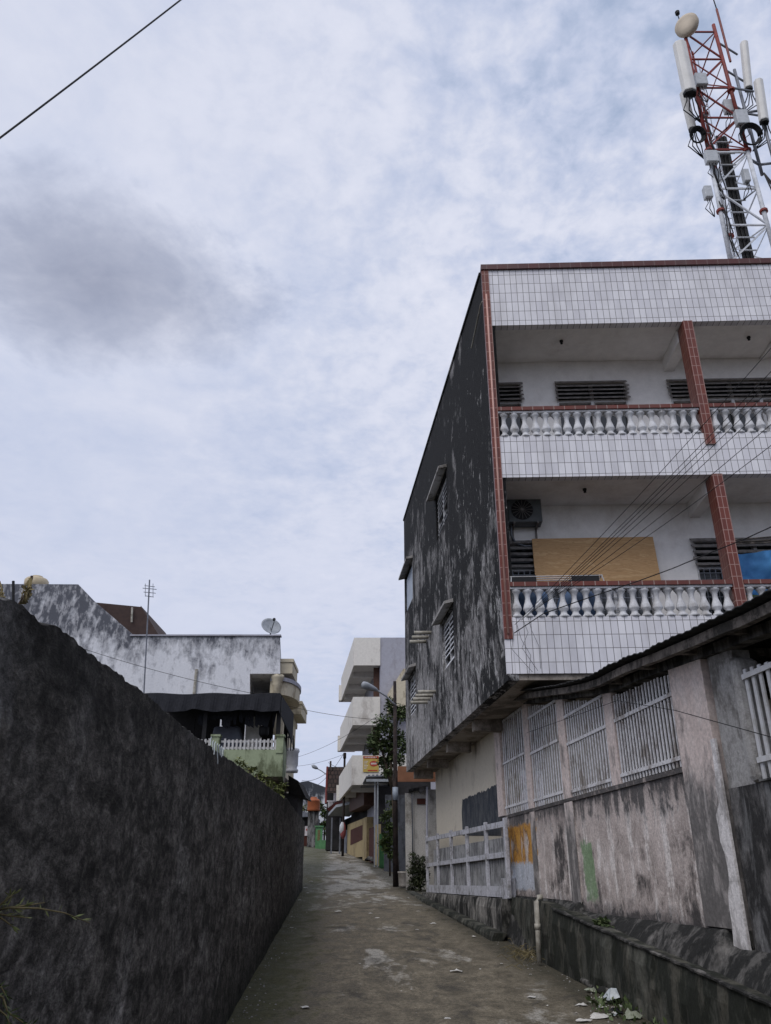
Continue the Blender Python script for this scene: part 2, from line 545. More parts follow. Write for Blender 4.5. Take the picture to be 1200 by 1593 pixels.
def lower_mat():
    k = N('mould_streaked_plaster')
    p = k.pos()
    z = k.xyz(p)[2]
    iso = k.con(k.noise(p, 3.2, 9, .7, .4), 2.2)
    big = k.con(k.noise(p, .9, 4, .55), 2.0)
    wob = k.noise(p, 2.5, 4, .6)
    warp = k.n('ShaderNodeVectorMath', operation='MULTIPLY_ADD')
    cbw = k.n('ShaderNodeCombineXYZ')
    for q in range(3): k.l(wob, cbw.inputs[q])
    k.l(cbw.outputs[0], warp.inputs[0])
    warp.inputs[1].default_value = (.12, .12, .3)
    k.l(k.pos((1, 1, .13)), warp.inputs[2])
    drip = k.con(k.noise(warp.outputs[0], 5.5, 8, .7), 2.2)
    col = k.mix(k.ramp(k.math('ADD', k.math('MULTIPLY', iso, .6), k.math('MULTIPLY', big, .4)), [(.3, 0.0), (.7, 1.0)]), (.34, .29, .266), (.57, .495, .46))
    # pale drips
    col = k.mix(k.ramp(k.math('ADD', k.math('MULTIPLY', drip, .75), k.math('MULTIPLY', iso, .25)), [(.55, 0.0), (.70, .9)]), col, (.74, .69, .66))
    # black mould under the sill, at the foot and in blotches
    top = k.math('ADD', k.rng(z, 1.9, 2.65, -.28, .22), k.math('ADD', k.math('MULTIPLY', drip, .45), k.math('MULTIPLY', iso, .35)))
    foot = k.math('ADD', k.rng(z, 1.2, 1.75, .30, -.30), k.math('ADD', k.math('MULTIPLY', iso, .45), k.math('MULTIPLY', big, .25)))
    blot = k.math('ADD', k.math('MULTIPLY', big, .55), k.math('ADD', k.math('MULTIPLY', iso, .30), k.math('MULTIPLY', drip, .22)))
    inv = k.math('SUBTRACT', 1.0, blot)
    for msk, lo, hi in ((top, .42, .58), (foot, .44, .60), (inv, .52, .66)):
        col = k.mix(k.ramp(msk, [(lo, 0.0), (hi, .9)]), col, (.045, .043, .044))
    # brushed green stripe and an old orange and pale blue tag, worn with the plaster
    dt = k.n('ShaderNodeVectorMath', operation='DOT_PRODUCT')
    k.l(p, dt.inputs[0])
    dd_ = Vector((.105, -1)).normalized()
    dt.inputs[1].default_value = (dd_.x, dd_.y, 0)
    sc_ = k.math('SUBTRACT', dt.outputs['Value'], 2.2 * dd_.x + 16 * dd_.y)
    edge = k.con(k.noise(p, 9, 7, .7), 2.2)
    def area(s0, s1, z0, z1, tilt=0.0):
        ss = k.math('ADD', sc_, k.math('MULTIPLY', k.math('SUBTRACT', z, z0), tilt))
        a_ = k.math('ABSOLUTE', k.math('DIVIDE', k.math('SUBTRACT', ss, (s0 + s1) / 2), (s1 - s0) / 2))
        b_ = k.math('ABSOLUTE', k.math('DIVIDE', k.math('SUBTRACT', z, (z0 + z1) / 2), (z1 - z0) / 2))
        m_ = k.math('MAXIMUM', a_, b_)
        return k.math('ADD', m_, k.math('MULTIPLY', k.math('SUBTRACT', edge, .5), .45))
    gs = k.ramp(k.math('MULTIPLY', area(GREEN[0], GREEN[1], GREEN[2], GREEN[3], GREEN[4]), .5), [(.44, .72), (.54, 0.0)])
    gs = k.math('MULTIPLY', gs, k.ramp(k.math('ADD', k.math('MULTIPLY', drip, .5), k.math('MULTIPLY', iso, .5)), [(.62, 1.0), (.78, .25)]))
    col = k.mix(gs, col, (.13, .27, .11))
    bl_ = k.ramp(k.math('MULTIPLY', area(*BLUE), .5), [(.46, .8), (.54, 0.0)])
    col = k.mix(bl_, col, (.50, .54, .61))
    letter = k.n('ShaderNodeTexVoronoi', feature='SMOOTH_F1')
    letter.inputs['Scale'].default_value = 5.0
    letter.inputs['Smoothness'].default_value = .6
    k.l(k.pos((1, 1, .55)), letter.inputs['Vector'])
    lw = k.math('ADD', letter.outputs['Distance'], k.math('MULTIPLY', k.math('SUBTRACT', edge, .5), .16))
    og = k.ramp(k.math('MULTIPLY', area(*ORANGE), .5), [(.46, 1.0), (.53, 0.0)])
    body = k.math('MULTIPLY', og, k.ramp(lw, [(.62, .92), (.72, .15)]))
    col = k.mix(body, col, k.mix(k.ramp(edge, [(.4, 0.0), (.7, 1.0)]), (.52, .26, .04), (.38, .17, .03)))
    line = k.math('MULTIPLY', k.math('MAXIMUM', og, bl_), k.ramp(lw, [(.57, 0.0), (.61, .7), (.65, 0.0)]))
    col = k.mix(line, col, (.06, .05, .05))
    g = k.con(k.noise(p, 34, 8, .8), 2.0)
    col = k.mix(1.0, col, k.ramp(g, [(.3, .75), (.7, 1.25)]), 'MULTIPLY')
    k.bump(k.math('ADD', iso, k.math('MULTIPLY', g, .4)), .4, .02)
    return k.out(col, .93)
M['lower'] = lower_mat()
M['plinth'] = weathered('mossy_black_plinth', (.27, .255, .235), (.022, .022, .020), .58, 1.6, .3, light=(.40, .38, .35), lamt=.3, bump=.6, fine=24, grad=(1.1, .5, .06))
M['plinth_up'] = weathered('black_patchy_plinth', (.18, .17, .16), (.020, .020, .019), .78, 1.9, .4, light=(.38, .36, .34), lamt=.22, bump=.6, fine=24, hard=.16)
M['plinth_low'] = weathered('damp_black_plinth', (.10, .10, .085), (.020, .022, .017), .66, 1.6, .3, light=(.25, .23, .19), lamt=.25, bump=.6, fine=24)
M['dark_pier'] = weathered('dark_stained_render', (.20, .19, .185), (.030, .029, .029), .62, 1.6, .2, light=(.45, .45, .45), lamt=.3, bump=.4)
M['grey_conc'] = weathered('bare_grey_concrete', (.34, .33, .32), (.14, .13, .12), .4, 3, .6, bump=.5)
M['whitewash'] = weathered('whitewash_strip', (.72, .69, .68), (.36, .34, .33), .42, 3.5, .4, bump=.3)
M['white_paint'] = weathered('white_fence_paint', (.50, .50, .54), (.22, .215, .215), .38, 5, .5, bump=.2)
M['grille'] = weathered('flaking_grille_paint', (.62, .61, .62), (.28, .25, .23), .36, 5, .4, bump=.2)
M['old_house'] = weathered('mildewed_whitewash', (.68, .69, .73), (.10, .105, .125), .12, 1.9, .35, light=(.76, .76, .79), lamt=.4, bump=.3, fine=14, hard=.28, grad=(8.6, 10.6, .26), spk=.1)
M['far_mildew'] = weathered('far_mildew_wall', (.56, .58, .61), (.05, .055, .065), .35, .9, .2, bump=.2, fine=8, grad=(7.5, 11, .25), spk=.1)
M['cream'] = weathered('cream_plaster', (.69, .66, .61), (.42, .385, .345), .26, .8, .5, bump=.12, fine=8, spk=.1)
M['cream2'] = weathered('yellowed_cream_paint', (.56, .50, .38), (.32, .27, .19), .3, 1.6, .5, bump=.12, fine=8, spk=.1)
M['lavender'] = weathered('lavender_grey_plaster', (.36, .36, .41), (.26, .25, .27), .3, .8, .4, bump=.12, fine=8, spk=.1)
M['green_wall'] = weathered('pale_green_render', (.31, .36, .24), (.13, .15, .09), .42, 2.2, .3, bump=.2, fine=12, grad=(4.9, 4.2, .1), spk=.1)
M['yellow'] = weathered('ochre_wall_paint', (.40, .315, .17), (.24, .18, .10), .3, 1.6, .4, bump=.15, fine=10, spk=.1)
M['blue_grey'] = weathered('blue_grey_wall', (.21, .22, .25), (.10, .10, .11), .4, 1.8, .4, bump=.15, spk=.1)
M['shop_blue'] = weathered('faded_blue_wall', (.16, .23, .30), (.09, .11, .13), .4, 2, .4, bump=.15, spk=.1)
M['dark_slate'] = weathered('dark_slate_wall', (.085, .09, .105), (.04, .042, .048), .4, 2, .4, bump=.2)
M['outhouse'] = weathered('dirty_white_wall', (.47, .45, .42), (.20, .185, .165), .36, 1.6, .3, bump=.2)
M['green_door'] = plain('green_gate_paint', (.045, .14, .055), (.03, .09, .04), 3, .5)
M['brt_green'] = plain('bright_green_paint', (.11, .27, .12), (.08, .19, .09), 3, .6)
M['brown'] = plain('brown_board', (.10, .052, .036), (.065, .034, .025), 5, .7)
M['brown_dk'] = plain('dark_brown_gate', (.085, .030, .022), (.060, .022, .017), 6, .85)
M['orange'] = plain('terracotta_fascia', (.27, .125, .07), (.20, .09, .05), 2, .7)
M['tank_or'] = plain('orange_tank_plastic', (.36, .11, .045), (.28, .085, .04), 2, .5)
M['tank_cr'] = plain('cream_tank_plastic', (.50, .42, .29), (.40, .33, .22), 2, .5)
M['rust'] = plain('rusty_sheet', (.065, .042, .036), (.045, .03, .028), 4, .8)
M['roof_red'] = plain('red_metal_roof', (.16, .035, .03), (.11, .028, .026), 3, .6)
M['canopy'] = plain('dark_shade_net', (.022, .023, .030), (.014, .015, .020), 14, .8, bump=.4)
M['tarp'] = plain('grey_tarpaulin', (.13, .14, .17), (.10, .105, .13), 2, .6)
M['room_shade'] = plain('painted_room_shade', (.035, .033, .035), (.02, .02, .02), 2, .9)  # shade of rooms and covered places put into a near-black colour
M['roof_sheet'] = plain('sooty_roof_sheet', (.030, .029, .029), (.016, .016, .016), 6, .8, bump=.4)
M['timber'] = weathered('grey_old_timber', (.19, .165, .145), (.05, .045, .04), .5, 4, 1, bump=.4)
M['zinc'] = plain('dull_zinc', (.20, .21, .24), (.13, .14, .16), 5, .5, .4)
M['steel'] = plain('painted_steel_white', (.64, .66, .70), (.48, .50, .53), 9, .5)
M['steel_red'] = plain('painted_steel_red', (.24, .040, .030), (.15, .03, .026), 9, .5)
M['radome'] = plain('grey_radome', (.70, .69, .67), (.62, .61, .59), 3, .45)
M['dish_cr'] = plain('cream_dish_cover', (.56, .48, .38), (.48, .41, .33), 4, .6)
M['radio'] = plain('radio_unit_grey', (.52, .54, .57), (.42, .44, .46), 9, .5)
M['black'] = plain('black_rubber', (.014, .014, .016), (.009, .009, .01), 12, .6)
M['wire'] = plain('black_cable_sheath', (.012, .012, .014), (.008, .008, .009), 12, .6)
M['pole'] = weathered('rusted_steel_pole', (.060, .045, .040), (.025, .02, .02), .5, 3, .4, bump=.3)
M['lamp_grey'] = plain('lamp_housing_grey', (.33, .35, .38), (.24, .26, .28), 6, .5)
M['pvc'] = plain('old_pvc_pipe', (.42, .40, .35), (.22, .20, .16), 7, .5)
M['pvc_pink'] = plain('pink_conduit', (.55, .33, .28), (.45, .26, .22), 5, .5)
M['slat'] = plain('grey_timber_slat', (.26, .245, .235), (.13, .12, .115), 9, .8)
M['shutter'] = plain('white_louvre', (.70, .71, .75), (.55, .56, .58), 9, .6)
M['frame_w'] = plain('white_frame_paint', (.55, .55, .56), (.42, .41, .40), 9, .5)
M['bluepane'] = plain('pale_blue_panel', (.33, .38, .45), (.26, .30, .36), 3, .4)
M['ac'] = plain('ac_casing', (.125, .135, .14), (.09, .10, .105), 6, .5)
M['blue_tarp'] = plain('blue_tarpaulin', (.055, .20, .44), (.035, .13, .32), 2.5, .75)
M['blue_cloth'] = plain('blue_drum_plastic', (.10, .16, .28), (.07, .11, .2), 4, .6)
M['green_cloth'] = plain('green_cloth', (.10, .16, .06), (.07, .11, .04), 4, .8)
M['leaf'] = leaf_mat('dark_tree_leaf', (.026, .042, .018), (.070, .10, .038), (.155, .19, .085))
M['leaf_dk'] = leaf_mat('dull_bush_leaf', (.016, .022, .010), (.036, .046, .020), (.075, .085, .04))
M['leaf2'] = leaf_mat('mid_green_leaf', (.03, .05, .015), (.065, .095, .03), (.13, .16, .06))
M['leaf3'] = leaf_mat('yellow_green_leaf', (.07, .085, .025), (.13, .15, .05), (.21, .22, .09))
M['bark'] = weathered('bark', (.09, .07, .05), (.04, .03, .025), .5, 6, .3, bump=.6)
M['dry'] = plain('dry_stem', (.20, .16, .08), (.12, .10, .05), 12, .8)
M['paper'] = plain('white_scrap', (.62, .61, .58), (.45, .43, .40), 20, .7)
M['plastic'] = plain('milky_plastic', (.46, .50, .52), (.32, .35, .36), 14, .25)
M['plastic_g'] = plain('greenish_plastic', (.30, .32, .25), (.2, .22, .16), 14, .35)
M['red_plastic'] = plain('red_plastic', (.42, .045, .05), (.32, .035, .04), 10, .4)
M['black_paint'] = weathered('black_wall_paint', (.040, .046, .058), (.075, .08, .088), .45, 3, .3, light=(.25, .25, .24), lamt=.22, bump=.2)
M['orange_paint'] = weathered('orange_spray_paint', (.52, .27, .05), (.20, .115, .06), .48, 5, .35, light=(.62, .52, .40), lamt=.6, bump=.2, hard=.2)
M['dark_spray'] = plain('dark_spray_paint', (.05, .045, .045), (.09, .08, .07), 9, .8)
M['blue_spray'] = weathered('pale_blue_paint', (.50, .54, .60), (.28, .28, .29), .42, 4, .5, bump=.2)
M['green_paint'] = weathered('green_brush_paint', (.15, .30, .135), (.17, .17, .14), .36, 5, .4, light=(.36, .38, .32), lamt=.4, bump=.2)
M['banner_y'] = plain('yellow_banner', (.50, .36, .09), (.44, .30, .075), 3, .5)
M['banner_r'] = plain('red_banner_print', (.42, .05, .03), (.34, .04, .03), 6, .5)
M['banner_w'] = plain('white_banner_print', (.62, .58, .54), (.5, .47, .43), 6, .5)
M['sign_w'] = plain('white_sign_board', (.60, .55, .56), (.46, .42, .43), 6, .5)
M['faded_red'] = plain('faded_red_cloth', (.30, .085, .085), (.2, .06, .065), 6, .8)
M['bucket'] = plain('white_bucket_plastic', (.50, .47, .44), (.34, .31, .28), 6, .5)
M['white_far'] = plain('white_far_paint', (.55, .56, .60), (.42, .43, .45), 3, .6)
def glass_mat():
    k = N('dark_window_glass')
    k.b.inputs['Specular IOR Level'].default_value = .6
    return k.out(k.mix(k.ramp(k.noise(k.pos(), 2.5, 4), [(.4, 0.0), (.65, 1.0)]), (.018, .02, .022), (.05, .055, .06)), .12)
M['glass'] = glass_mat()
def ply_mat():
    k = N('plywood_sheet')
    a = k.noise(k.pos((.45, .45, 3.0)), 2.2, 8, .6, 2.2)
    b = k.noise(k.pos((.8, .8, 5)), 9, 6, .6, .6)
    col = k.ramp(k.math('ADD', k.math('MULTIPLY', a, .7), k.math('MULTIPLY', b, .3)), [(.34, (.30, .165, .07)), (.44, (.54, .34, .17)), (.52, (.45, .27, .125)), (.58, (.60, .40, .215)), (.68, (.42, .25, .115))])
    k.bump(a, .15, .01)
    return k.out(col, .6)
M['ply'] = ply_mat()
def rooftile_mat():
    k = N('old_clay_roof_tiles')
    br = k.n('ShaderNodeTexBrick')
    br.inputs['Scale'].default_value = 1
    br.inputs['Brick Width'].default_value = .22
    br.inputs['Row Height'].default_value = .26
    br.inputs['Mortar Size'].default_value = .025
    k.val((.075, .05, .042), br.inputs['Color1'])
    k.val((.045, .033, .03), br.inputs['Color2'])
    k.val((.015, .013, .012), br.inputs['Mortar'])
    mp = k.n('ShaderNodeCombineXYZ')
    o = k.xyz(k.pos())
    k.l(o[0], mp.inputs[0])
    k.l(o[2], mp.inputs[1])
    k.l(mp.outputs[0], br.inputs['Vector'])
    return k.out(br.outputs['Color'], .9)
M['rooftile'] = rooftile_mat()

# ------------------------------------------------------------------ frames
CN = (1.86, 12.1)
FS = Frame(CN, AL, True)                    # black side wall of the apartment house, n towards the alley
FF = Frame(CN, FD, False)                   # its tiled street facade, n towards the camera
FR = Frame((2.2, 16.0), (.105, -1), False)  # pink grille wall, s runs towards the camera
FW = Frame((-1.0, 0), (-.058, 1), False)    # left wall, n towards the alley
assert FS.n.x < 0 and FF.n.y < 0 and FR.n.x < 0 and FW.n.x > 0

# ------------------------------------------------------------------ ground and road
def road_edges(y):
    xl = -1.0 - .058 * y if y < 27.5 else -2.595 - .105 * (y - 27.5)
    pts = RE
    if y <= pts[0][1]:
        xr = pts[0][0]
    elif y >= pts[-1][1]:
        xr = pts[-1][0]
    else:
        for a, b in zip(pts, pts[1:]):
            if a[1] <= y <= b[1]:
                xr = a[0] + (b[0] - a[0]) * (y - a[1]) / (b[1] - a[1])
                break
    return xl, xr
RE = [(3.0, -12.0), (3.0, 2.0)] + [tuple(G(X, Y)[:2]) for X, Y in ((1000, 1593), (855, 1495), (790, 1450), (700, 1402), (640, 1378), (600, 1355), (541, 1328))] + [(-2.7, 70.0)]

mb = MB()
ys = [-300, -100, -40, -25] + [-20 + 2 * i for i in range(56)] + [100, 130, 180, 260, 400, 600, 900]
xs = [-700, -300, -120, -50, -25, -12, -6, -3, 0, 3, 6, 12, 25, 50, 120, 300, 700]
for i in range(len(ys) - 1):
    for j in range(len(xs) - 1):
        mb.face(*[(x, y, gz(y) - .05) for x, y in ((xs[j], ys[i]), (xs[j + 1], ys[i]), (xs[j + 1], ys[i + 1]), (xs[j], ys[i + 1]))])
struct(mb.build('ground', M['soil']))

mb = MB()
NY, NX = 420, 26
def road_pt(i, j):
    y = -10 + 78 * i / NY
    xl, xr = road_edges(y)
    f = j / NX
    x = xl - .05 + (xr - xl + .15) * f
    b = .018 * noise.noise((x * 1.3, y * .8, 0)) + .006 * noise.noise((x * 6, y * 6, 3))
    # lip of a newer pour across the alley
    b += .03 / (1 + math.exp((y - 26.3 - .5 * noise.noise((x, 0, 5))) * 6)) - .03
    return Vector((x, y, gz(y) + b))
base = [[road_pt(i, j) for j in range(NX + 1)] for i in range(NY + 1)]
for i in range(NY + 1):
    mb.v += base[i]
for i in range(NY):
    for j in range(NX):
        a = i * (NX + 1) + j
        mb.f.append((a, a + 1, a + NX + 2, a + NX + 1))
struct(mb.build('road', M['road'], smooth=True))

# ------------------------------------------------------------------ left boundary wall
tops = [FW.px(X, Y) for X, Y in ((0, 932), (28, 938), (45, 948), (62, 968), (85, 972), (110, 992), (135, 1012), (150, 1024), (200, 1060), (250, 1100), (300, 1142), (340, 1170), (380, 1198), (410, 1218), (430, 1234), (447, 1243), (460, 1262))]
tops = [(-8.0, tops[0][1] - .2)] + tops + [(27.6, tops[-1][1] + .12)]
def wall_top(s):
    for a, b in zip(tops, tops[1:]):
        if a[0] <= s <= b[0]:
            z = a[1] + (b[1] - a[1]) * (s - a[0]) / max(1e-6, b[0] - a[0])
            break
    else:
        z = tops[-1][1]
    k = min(1, s / 6) if s > 0 else .3
    return z + .010 * noise.noise((s * 4, 0, 0)) + .013 * noise.noise((s * 14, 4, 0)) + .012 * noise.noise((s * 37, 4, 3)) + .006 * noise.noise((s * 90, 4, 3))
mb = MB()
NS, NZ = 900, 24
svals = []
s = -6.0
for i in range(NS + 1):
    f = i / NS
    svals.append(-6 + 33.5 * f ** 1.25)
prof = [(k / NZ, 'f') for k in range(NZ + 1)]
rows = []
for s in svals:
    zt = wall_top(s)
    zb = gz(s) - .2
    row = []
    for f, _ in prof:
        z = zb + (zt - zb) * f
        d = .012 * noise.noise((s * 2.2, z * 2.2, 1)) + .006 * noise.noise((s * 8, z * 6, 2)) + .004 * noise.noise((s * 25, z * 20, 6))
        row.append(FW.p(s, d, z))
    row.append(row[-1].copy())
    row.append(FW.p(s, -.09, zt + .02 + .02 * noise.noise((s * 9, 1, 1))))
    row.append(FW.p(s, -.18, zt - .03))
    row.append(FW.p(s, -.2, zb))
    rows.append(row)
w = len(rows[0])
for r_ in rows:
    mb.v += r_
for i in range(len(rows) - 1):
    for j in range(w - 1):
        if j == NZ:
            continue
        a = i * w + j
        mb.f.append((a, a + w, a + w + 1, a + 1))
mb.f.append(tuple((len(rows) - 1) * w + j for j in range(w)))
mb.f.append(tuple(w - 1 - j for j in range(w)))
o = mb.build('boundary_wall', M['left_wall'], smooth=True)
tag(o, 'tall black mildewed cement wall along the left side of the alley', 'wall')

# ------------------------------------------------------------------ apartment house on the right
SW = 12.1
ZB, ZT = 4.48, 12.32
apt = thing('apartment_building', 'three storey building with white tiled balconies and black mildewed side wall', 'building', (CN[0], CN[1], gz(12)))
def win_rect(x0, x1, ya, yb):
    sa = FS.px(x1, (ya + yb) / 2)[0]
    sb = FS.px(x0, (ya + yb) / 2)[0]
    return sa, sb, FS.px((x0 + x1) / 2, yb)[1], FS.px((x0 + x1) / 2, ya)[1]
W1 = win_rect(678, 696, 752, 826)
W2 = win_rect(688, 706, 955, 1036)
W3 = win_rect(630, 642, 868, 936)
W4 = win_rect(636, 647, 1040, 1112)
W3 = (W3[0], min(W3[1], SW - .25), W1[2], W1[3])
W4 = (W4[0], min(W4[1], SW - .25), W2[2], W2[3])
holes = [W1, W2, W3, W4]
o = MB().holes(FS, 0.0, SW, ZB - .10, ZT, holes, 0, -.18).build('side_wall', M['side_wall'], apt)
# coping of the side wall
MB().fb(FS, .15, SW + .02, .025, -.2, ZT + .003, ZT + .07).build('side_coping', M['side_wall'], apt)
for i, wr in enumerate(holes):
    s0, s1, z0, z1 = wr
    fr = MB()
    fr.fb(FS, s0 + .002, s0 + .06, -.06, -.12, z0 + .002, z1 - .002)
    fr.fb(FS, s1 - .06, s1 - .002, -.06, -.12, z0 + .002, z1 - .002)
    fr.fb(FS, s0 + .06, s1 - .06, -.06, -.12, z1 - .06, z1 - .002)
    fr.fb(FS, s0 + .06, s1 - .06, -.06, -.12, z0 + .002, z0 + .06)
    fr.fb(FS, (s0 + s1) / 2 - .03, (s0 + s1) / 2 + .03, -.055, -.12, z0 + .06, z1 - .06)
    wo = fr.build('window', M['frame_w'], apt)
    if i == 2:
        wo['label'] = 'window closed with a pale blue panel'
        MB().fb(FS, s0 + .06, s1 - .06, -.03, -.055, z0 + .06, z1 - .06).build('panel', M['bluepane'], wo)
    else:
        MB().fb(FS, s0 + .06, s1 - .06, -.13, -.15, z0 + .06, z1 - .06).build('pane', M['glass'], wo)
        lv = MB()
        nsl = 9
        for a, b in ((s0 + .07, (s0 + s1) / 2 - .035), ((s0 + s1) / 2 + .035, s1 - .07)):
            for q in range(nsl):
                z = z0 + .1 + (z1 - z0 - .2) * q / (nsl - 1)
                if (q * 7 + i * 3) % 11 == 10:
                    continue
                lv.hexa([FS.p(a, -.04, z - .07), FS.p(b, -.04, z - .07), FS.p(b, -.10, z + .05), FS.p(a, -.10, z + .05)],
                        [FS.p(a, -.03, z - .065), FS.p(b, -.03, z - .065), FS.p(b, -.09, z + .055), FS.p(a, -.09, z + .055)])
        lv.build('louvre', M['shutter'], wo)
    hd = MB()
    hd.hexa([FS.p(s0 - .12, .003, z1 + .06), FS.p(s1 + .2, .003, z1 + .06), FS.p(s1 + .2, .20, z1 + .01), FS.p(s0 - .12, .20, z1 + .01)],
            [FS.p(s0 - .12, .003, z1 + .14), FS.p(s1 + .2, .003, z1 + .14), FS.p(s1 + .2, .20, z1 + .07), FS.p(s0 - .12, .20, z1 + .07)])
    hd.build('window_hood', M['grey_conc'], apt)
# stub pipes through the side wall
for n, X, Y in ((3, 671, 984), (4, 678, 1076)):
    s0, z = FS.px(X, Y)
    for q in range(n):
        MB().tube([FS.p(s0 + .42 * q, -.05, z), FS.p(s0 + .42 * q, .42, z - .015)], .042, 10).build('drain_spout', M['pvc'], apt, True)
MB().tube([FF.p(-.03, .02, 11.55), FS.p(.05, .05, 11.53), FS.p(.95, .06, 11.18)], .014, 6).build('stay_rod', M['pvc'], apt)
# soffit and what is under it
MB().prism([FS.p(.02, -.185, 0)[:2], FS.p(SW - .02, -.185, 0)[:2], FS.p(SW - .02, -1.2, 0)[:2], FF.p(9.0, -.5, 0)[:2], FF.p(9.0, -.01, 0)[:2]], ZB - .09, ZB - .003).build('soffit', M['soffit'], apt)
for s in (3.4, 6.3, 9.2, 11.7):
    MB().fb(FS, s, s + .22, -.185, -.72, ZB - .30, ZB - .093).build('soffit_beam', M['soffit'], apt)
FB = Frame((3.98 - .105 * 15.6, 15.6), (-.105, 1), True)     # recessed ground floor wall
MB().fb(FB, 0, 8.6, 0, -.18, .5, ZB - .093).build('ground_floor_wall', M['beige'], apt)
MB().fb(FB, -.003, 8.0, .205, .003, .9, 2.30).build('roughcast_dado', M['roughcast'], apt)
gw = MB()
q0, q1 = FB.p(0, -.18, 0), FB.p(0, -.75, 0)
gw.fb(FB, -3.6, -.003, -.6, -.75, .5, ZB - .093)
gw.build('set_back_wall', M['beige'], apt)
# far end and back
MB().fb(FS, SW + .003, SW + .12, -.02, -7, ZB, ZT).build('end_wall', M['lavender'], apt)
# black painted patch on the beige wall, torn edge with drips
def patch(F, outline, n, depth=.004):
    pts = [F.px(X, Y, n) for X, Y in outline]
    return MB().extrude([F.p(s, n, z) for s, z in pts], F.n.to_3d() * -depth)
outl = [(783, 1300), (783, 1217)]
for X in range(780, 718, -3):
    t = (780 - X) / 60
    outl.append((X + 1.2, 1217 + 27 * t ** .9 + random.uniform(-2.2, 2.2)))
    outl.append((X - .4, 1217 + 27 * t ** .9 + random.uniform(-2.2, 2.6)))
outl += [(718.5, 1262), (720, 1300)]
patch(FB, outl, .006).build('painted_patch', M['black_paint'], apt)

# street facade
Z_BANDS = ((4.48, 5.37), (7.83, 8.63), (11.0, 12.30))
FWID = 9.0
def slab(z0, z1, s0=.125, s1=FWID): return MB().fb(FF, s0, s1, 0, -.15, z0, z1)
for z0, z1 in Z_BANDS:
    slab(z0, z1).build('tiled_band', M['tile'], apt)
MB().fb(FF, -.02, FWID, .045, -.2, 12.303, 12.42).build('parapet_cap', M['cap'], apt)
MB().fb(FF, -.012, .122, .02, -.16, 5.02, 12.30).build('corner_column', M['red_v'], apt)
MB().fb(FF, -.008, .122, .0, -.16, ZB, 5.017).build('corner_foot', M['tile'], apt)
MB().tube([FF.p(.045, .035, 5.1), FF.p(.045, .035, 8.2), FF.p(.05, .04, 11.7)], .018, 8).build('conduit', M['pvc_pink'], apt, True)
colS = [3.63, 7.25]
for cs in colS:
    for z0, z1 in ((8.40, 10.997), (5.40, 7.827)):
        k = MB()
        k.fb(FF, cs, cs + .17, .035, .002, z0, z1)
        k.fb(FF, cs, cs + .17, .001, -.28, z0 + (.235 if z0 > 8 else -.027) , z1)
        c_ = k.build('column', M['red_v'], apt)
        MB().fb(FF, cs - .006, cs - .003, .030, -.28, z0 + .24, z1 - .003).build('column_face', M['red_s'], c_)
# floors, ceilings, back wall
BD = -1.25
MB().fb(FF, .0, FWID, -.152, BD, 4.50, 4.78).build('balcony_floor', M['soffit'], apt)
MB().fb(FF, .0, FWID, -.152, BD, 7.86, 8.1).build('balcony_floor', M['white_in'], apt)
MB().fb(FF, .0, FWID, -.152, -6.0, 11.03, 11.2).build('roof_slab', M['white_in'], apt)
for cs in colS:
    for z in (7.857, 11.027):
        MB().fb(FF, cs - .02, cs + .18, -.29, BD, z - .27, z).build('ceiling_beam', M['white_in'], apt)
        MB().fb(FF, cs + 1.9, cs + 2.0, -.29, BD, z - .05, z).build('ceiling_trim', M['white_in'], apt)
def bw(X0, X1, Y0, Y1):
    a = FF.px(X0, (Y0 + Y1) / 2, BD)[0]
    b = FF.px(X1, (Y0 + Y1) / 2, BD)[0]
    return [a, b, FF.px(X0, Y1, BD)[1], FF.px(X0, Y0, BD)[1]]
U = [bw(772, 813, 598, 668), bw(868, 978, 596, 668), bw(1046, 1094, 593, 668), bw(1098, 1230, 592, 668)]
Lw = [bw(780, 1012, 843, 950), bw(1087, 1130, 840, 960), bw(1139, 1230, 840, 960)]
for w_ in U: w_[2], w_[3] = 8.35, 10.5
for w_ in Lw: w_[2], w_[3] = 5.3, 7.12
Lw[0][0] = max(.03, Lw[0][0]); U[0][0] = max(.03, U[0][0])
MB().holes(FF, .0, FWID, 4.78, 11.027, [tuple(x) for x in U + Lw], BD, BD - .15).build('rear_wall', M['white_in'], apt)
